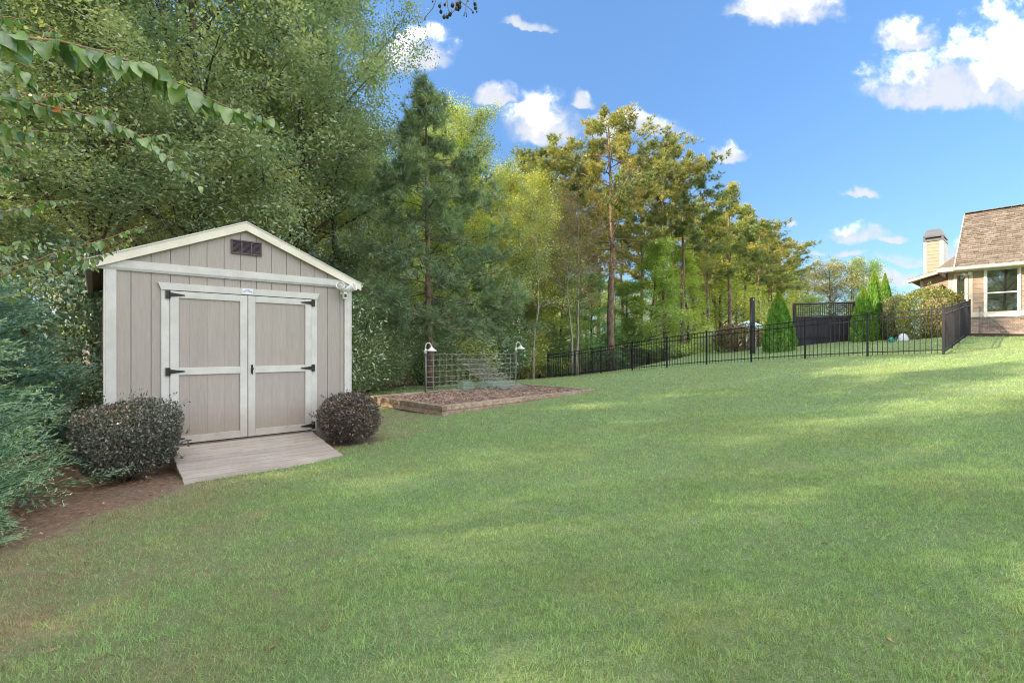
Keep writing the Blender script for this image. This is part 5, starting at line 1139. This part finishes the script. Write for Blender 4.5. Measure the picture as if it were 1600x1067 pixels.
def branch(pts, Ls, nl, r0=.007, individual=True, tint=(1, 1, 1), s0=.0, hang=.8):
    """a bough through world points; paired leaves hang from it"""
    pts = [np.array(p) for p in pts]; P3 = np.array(pts); sgm = np.r_[0, np.cumsum(np.linalg.norm(np.diff(P3, axis=0), axis=1))]; tot = sgm[-1]
    ss_ = np.linspace(0, tot, 24); sm = np.stack([np.interp(ss_, sgm, P3[:, c]) for c in range(3)], 1)
    for _ in range(3): sm[1:-1] = (sm[:-2] + sm[1:-1] * 2 + sm[2:]) / 4
    sm += rgc.normal(0, .003, sm.shape)
    bo = MB().tube(sm - cz0, list(np.linspace(r0, .0018, 24)), 6).build('branch', M['bark_crepe'], cm, True)
    for k in range(nl):
        u = min(1, max(0, s0 + (1 - s0) * (k + 1.6 * rgc.random() - .3) / nl)); q = np.array([np.interp(u * tot, ss_, sm[:, c]) for c in range(3)]); d = unit(np.array([np.interp(min(1, u + .04) * tot, ss_, sm[:, c]) - np.interp(max(0, u - .04) * tot, ss_, sm[:, c]) for c in range(3)]))
        sd = unit(np.cross(d, [0, 0, 1])) * (1 if k % 2 else -1); L = Ls * rgc.uniform(.6, 1.2) * (1 - .45 * max(0, (u - .75) / .25))
        ax = unit(sd * rgc.uniform(.25, .8) + d * rgc.uniform(.1, .55) + np.array([0, 0, -1]) * rgc.uniform(.25, 1.3) * hang + rgc.normal(0, .16, 3))
        nr = unit(np.array([0, 0, 1]) * .8 + sd * -.9 * -1 + rgc.normal(0, .55, 3)); xr = unit(np.cross(ax, nr)); nr = np.cross(xr, ax)
        Mx = Matrix(((xr[0] * L, ax[0] * L, nr[0] * L, q[0] - cz0[0]), (xr[1] * L, ax[1] * L, nr[1] * L, q[1] - cz0[1]), (xr[2] * L, ax[2] * L, nr[2] * L, q[2] - cz0[2]), (0, 0, 0, 1)))
        if rgc.random() < .1: continue
        me = LEAF[rgc.integers(0, 8)]
        if individual:
            o = obj('leaf', me, M['leaf_crepe'], bo); o.matrix_local = Mx
            v = rgc.uniform(.75, 1.25); o.color = (tint[0] * v, tint[1] * v, tint[2] * v * rgc.uniform(.8, 1.3), 1)
            if rgc.random() < .025: o.color = (3.2, .6, .35, 1)
        else:
            co = np.empty(len(me.vertices) * 3, np.float32); me.vertices.foreach_get('co', co); co = co.reshape(-1, 3); A = np.array(Mx); w3 = co @ A[:3, :3].T + A[:3, 3]
            b0 = sum(len(a) for a in stuffV); fc = np.array([list(p.vertices) for p in me.polygons]) + b0; stuffV.append(w3); stuffF.append(fc); stuffR.append(np.full(len(w3), rgc.random()))
    return bo
def path(l): return [P(*p) for p in l]
branch(path([(-260, -10, 1.75), (-60, 45, 1.8), (60, 60, 1.85), (130, 72, 1.9), (230, 105, 1.95), (310, 145, 2.0), (370, 175, 2.02), (425, 190, 2.05)]), .098, 100, .009, s0=.27)
branch(path([(-250, 100, 2.2), (-40, 138, 2.3), (90, 170, 2.4), (190, 192, 2.5), (250, 235, 2.6), (312, 290, 2.65)]), .074, 92, .008, s0=.25)
branch(path([(-200, 150, 2.5), (0, 175, 2.6), (60, 160, 2.7), (135, 138, 2.8)]), .05, 34, .006, s0=.3)
branch(path([(-200, 190, 2.6), (0, 210, 2.7), (70, 205, 2.8), (115, 212, 2.9)]), .058, 34, .006, s0=.3)
branch(path([(-150, 300, 2.6), (0, 335, 2.7), (80, 312, 2.8), (130, 316, 2.9)]), .045, 34, .006, s0=.3)
branch(path([(-150, 440, 2.7), (0, 425, 2.8), (90, 395, 2.9), (160, 375, 3.0), (232, 352, 3.1)]), .058, 52, .008, s0=.28)
branch(path([(-100, 470, 2.7), (60, 410, 2.85), (150, 405, 3.0), (210, 372, 3.1)]), .05, 30, .006, s0=.3)
side_tw = []
for (x0, y0, Y, n) in ((60, 62, 1.86, 2), (160, 82, 1.92, 1), (215, 100, 1.95, 1), (60, 160, 2.4, 2), (140, 182, 2.46, 2), (215, 212, 2.57, 1), (262, 246, 2.62, 1), (30, 330, 2.7, 1), (90, 396, 2.9, 2), (165, 373, 3.0, 1)):
    for j in range(n): side_tw.append((path([(x0, y0, Y), (x0 + rgc.uniform(10, 28), y0 + rgc.uniform(-18, 12), Y + rgc.uniform(0, .1)), (x0 + rgc.uniform(30, 62), y0 + rgc.uniform(-22, 34), Y + rgc.uniform(0, .15))]), int(rgc.integers(8, 14)), rgc.uniform(.035, .055)))
for (a, nl, Ls) in side_tw: branch(a, Ls, nl, .003, False, s0=.1)
for (a, nl, Ls) in [(path([(-150, 60, 2.2), (0, 95, 2.3), (40, 110, 2.3), (62, 150, 2.35)]), 36, .07), (path([(-150, 30, 2.2), (-20, 25, 2.3), (40, 30, 2.4)]), 24, .08), (path([(-150, 100, 2.4), (0, 120, 2.5), (50, 165, 2.55)]), 30, .06),
                    (path([(-160, 240, 2.5), (0, 262, 2.6), (50, 250, 2.7)]), 34, .06), (path([(-160, 200, 2.5), (-10, 232, 2.6), (75, 236, 2.7)]), 34, .055), (path([(-160, 460, 2.6), (0, 470, 2.7), (70, 440, 2.8)]), 26, .05),
                    (path([(-120, 20, 2.0), (0, 62, 2.1), (60, 78, 2.15)]), 26, .08), (path([(-120, 130, 2.3), (0, 190, 2.4), (62, 222, 2.45)]), 26, .065), (path([(-100, 360, 2.6), (0, 390, 2.7), (60, 372, 2.75)]), 24, .05), (path([(-120, 260, 2.5), (-10, 290, 2.6), (40, 285, 2.7)]), 22, .055),
                    (path([(-100, 130, 2.9), (0, 150, 3.0), (90, 148, 3.1), (155, 140, 3.2)]), 40, .045)]:
    branch(a, Ls, nl, .005, False, s0=.3)
obj('leaf_mass', npmesh('leaf_mass', np.concatenate(stuffV), np.concatenate(stuffF), {'rnd': np.concatenate(stuffR)}, True), M['leaf_crepe'], cm, kind='stuff')
# seed-pod twigs of the same tree, on a bough passing overhead
bo = MB().tube(np.array(path([(-230, -330, 1.75), (100, -260, 2.2), (400, -150, 2.6), (640, -60, 3.0), (740, -22, 3.1)])) - cz0, [.016, .013, .010, .006, .003], 6).build('branch', M['bark_crepe'], cm, True)
q0 = P(720, -30, 3.08)
for (tw, pods) in [([(692, -40), (680, 4), (676, 14), (663, 29)], [(670, -2, .5), (664, 31, .5), (676, 3, .5)]), ([(700, -38), (699, 8), (702, 22)], [(687, 10, 1), (695, 8, .8), (689, 19, 1), (694, 27, 1.1), (699, 27, 1), (703, 23, 1.1), (704, 22, .9)]),
                   ([(712, -38), (712, 15), (706, 21)], [(707, 9, 1.15), (715, 7, 1.1), (718, 11, 1.2), (713, 14, 1), (719, 5, .8), (716, 15, 1)]), ([(705, -14), (722, 4), (740, 19)], [(742, 7, 1), (743, 13, 1.05), (739, 20, .6), (745, 19, .5)]), ([(735, -16), (728, 8), (728, 24)], [(725, 25, .4), (729, 26, .4), (731, 2, .5)])]:
    tb_ = MB().tube(np.array([P(a, b_, 3.06 + .01 * i) for i, (a, b_) in enumerate(tw)]) - cz0, [.004] + [.0028] * (len(tw) - 2) + [.0018], 5).build('twig', M['bark_crepe'], bo, True)
    for (a, b_, s) in pods:
        c = P(a, b_, 3.08 + rgc.uniform(-.03, .03)) - cz0; e = P(a + rgc.uniform(-3, 3), b_ - 6, 3.08) - cz0; r = .0115 * s
        MB().lathe([(0, -r * 1.15), (r * .7, -r * .8), (r, 0), (r * .75, r * .75), (r * .3, r * 1.0), (0, r * 1.05)], tuple(c), 8).tube([tuple(c), tuple(e)], .0014, 4).build('seed_pod', M['pod'], bo, True)
# ------------------------------------------------------------------ turf: blades as one thick sheet, thinning with distance
rg = np.random.default_rng(100)
def scatter(y0, y1, dens, seed, kx=1.12):
    r = np.random.default_rng(seed); A_ = (y1 - y0) * (y1 + y0) * kx; n = int(A_ * dens); y = np.sqrt(r.random(n) * (y1 ** 2 - y0 ** 2) + y0 ** 2); x = (r.random(n) * 2 - 1) * y * kx; return x, y
segs = [(1.9, 3.2, 15000, .034, .0050), (3.2, 5, 8200, .035, .0065), (5, 8, 3500, .037, .0085), (8, 12, 1150, .040, .013), (12, 17, 420, .042, .02), (17, 26, 110, .045, .032)]
BV, BR, BD = [], [], []
edges = [n2, r2, b2, l2]; bedpoly = [tuple(N_), tuple(R_), tuple(B_), tuple(L_)]
for k, (y0, y1, dn, ln_, wd) in enumerate(segs):
    x, y = scatter(y0, y1, dn, 200 + k); lit_, wr = masks(x, y); r = np.random.default_rng(300 + k)
    lx = (x - SH_O[0]) * c_ + (y - SH_O[1]) * s_; ly = -(x - SH_O[0]) * s_ + (y - SH_O[1]) * c_
    keep = (lit_ < .45 * r.random(len(x)) + .12) & ~((lx > -.02) & (lx < 3.07) & (ly > -.01) & (ly < 3.7)) & ~((lx > .66) & (lx < 2.42) & (ly > -1.385) & (ly < .1)) & ~in_poly(x, y, bedpoly)
    tuft = vnoise(x, y, .045 if y1 < 9 else .13, 21) * .6 + vnoise(x, y, .21, 22) * .4
    keep &= (r.random(len(x)) < .30 + 1.2 * tuft ** 1.4) & (r.random(len(x)) > wr * .35)
    x, y, wr, tuft = x[keep], y[keep], wr[keep], tuft[keep]; n = len(x); z = H(x, y) + (vnoise(x, y, .8, 8) - .5) * .025
    p = np.stack([x, y, z], 1); az = r.uniform(0, 6.283, n); lean = np.abs(r.normal(.55, .35, n)); d = np.stack([np.cos(az) * np.sin(lean), np.sin(az) * np.sin(lean), np.cos(lean)], 1)
    L = ln_ * r.uniform(.45, 1.25, n) * (.45 + 1.0 * tuft); side = unit(np.cross(d, r.normal(size=(n, 3)))) * wd * .5 * r.uniform(.6, 1.3, n)[:, None]
    BV.append(np.stack([p - side, p + side, p + d * L[:, None]], 1).reshape(-1, 3)); BR.append(np.repeat(r.random(n) * .6 + tuft * .4, 3))
    dryp = np.clip(wr * .8 + .05 + (vnoise(x, y, .5, 31) - .5) * .35, .02, .85); BD.append(np.repeat((r.random(n) < dryp) * r.uniform(.5, 1, n), 3))
BV = np.concatenate(BV); print('grass blades', len(BV) // 3)
obj('grass', npmesh('grass', BV, np.arange(len(BV)).reshape(-1, 3), {'rnd': np.concatenate(BR), 'dry': np.concatenate(BD)}), M['blade'], label='short mown lawn grass, browner toward the lower left', kind='stuff')
# fallen leaves and needles on the bare soil, a few on the lawn
x = np.concatenate([rg.uniform(-9, -2.5, 16000), rg.uniform(-5, 1.5, 5000), rg.uniform(-4, 6, 260)]); y = np.concatenate([rg.uniform(2, 18, 16000), rg.uniform(16, 29, 5000), rg.uniform(2.3, 12, 260)])
lm, _ = masks(x, y); lx = (x - SH_O[0]) * c_ + (y - SH_O[1]) * s_; ly = -(x - SH_O[0]) * s_ + (y - SH_O[1]) * c_
k = ((lm > .4) | (np.arange(len(x)) >= 21000)) & ~((lx > -.05) & (lx < 3.1) & (ly > -.03) & (ly < 3.75)) & ~((lx > .62) & (lx < 2.46) & (ly > -1.42) & (ly < .1)) & ~in_poly(x, y, bedpoly)
x, y = x[k], y[k]; n = len(x)
v, f = leaves(np.stack([x, y, H(x, y) + .014], 1), rg.uniform(.02, .06, n), rg, 2.5, .4)
obj('leaf_litter', npmesh('leaf_litter', v, f), M['litter'], label='scattered dry leaves and needles on the bare soil by the shed', kind='stuff')
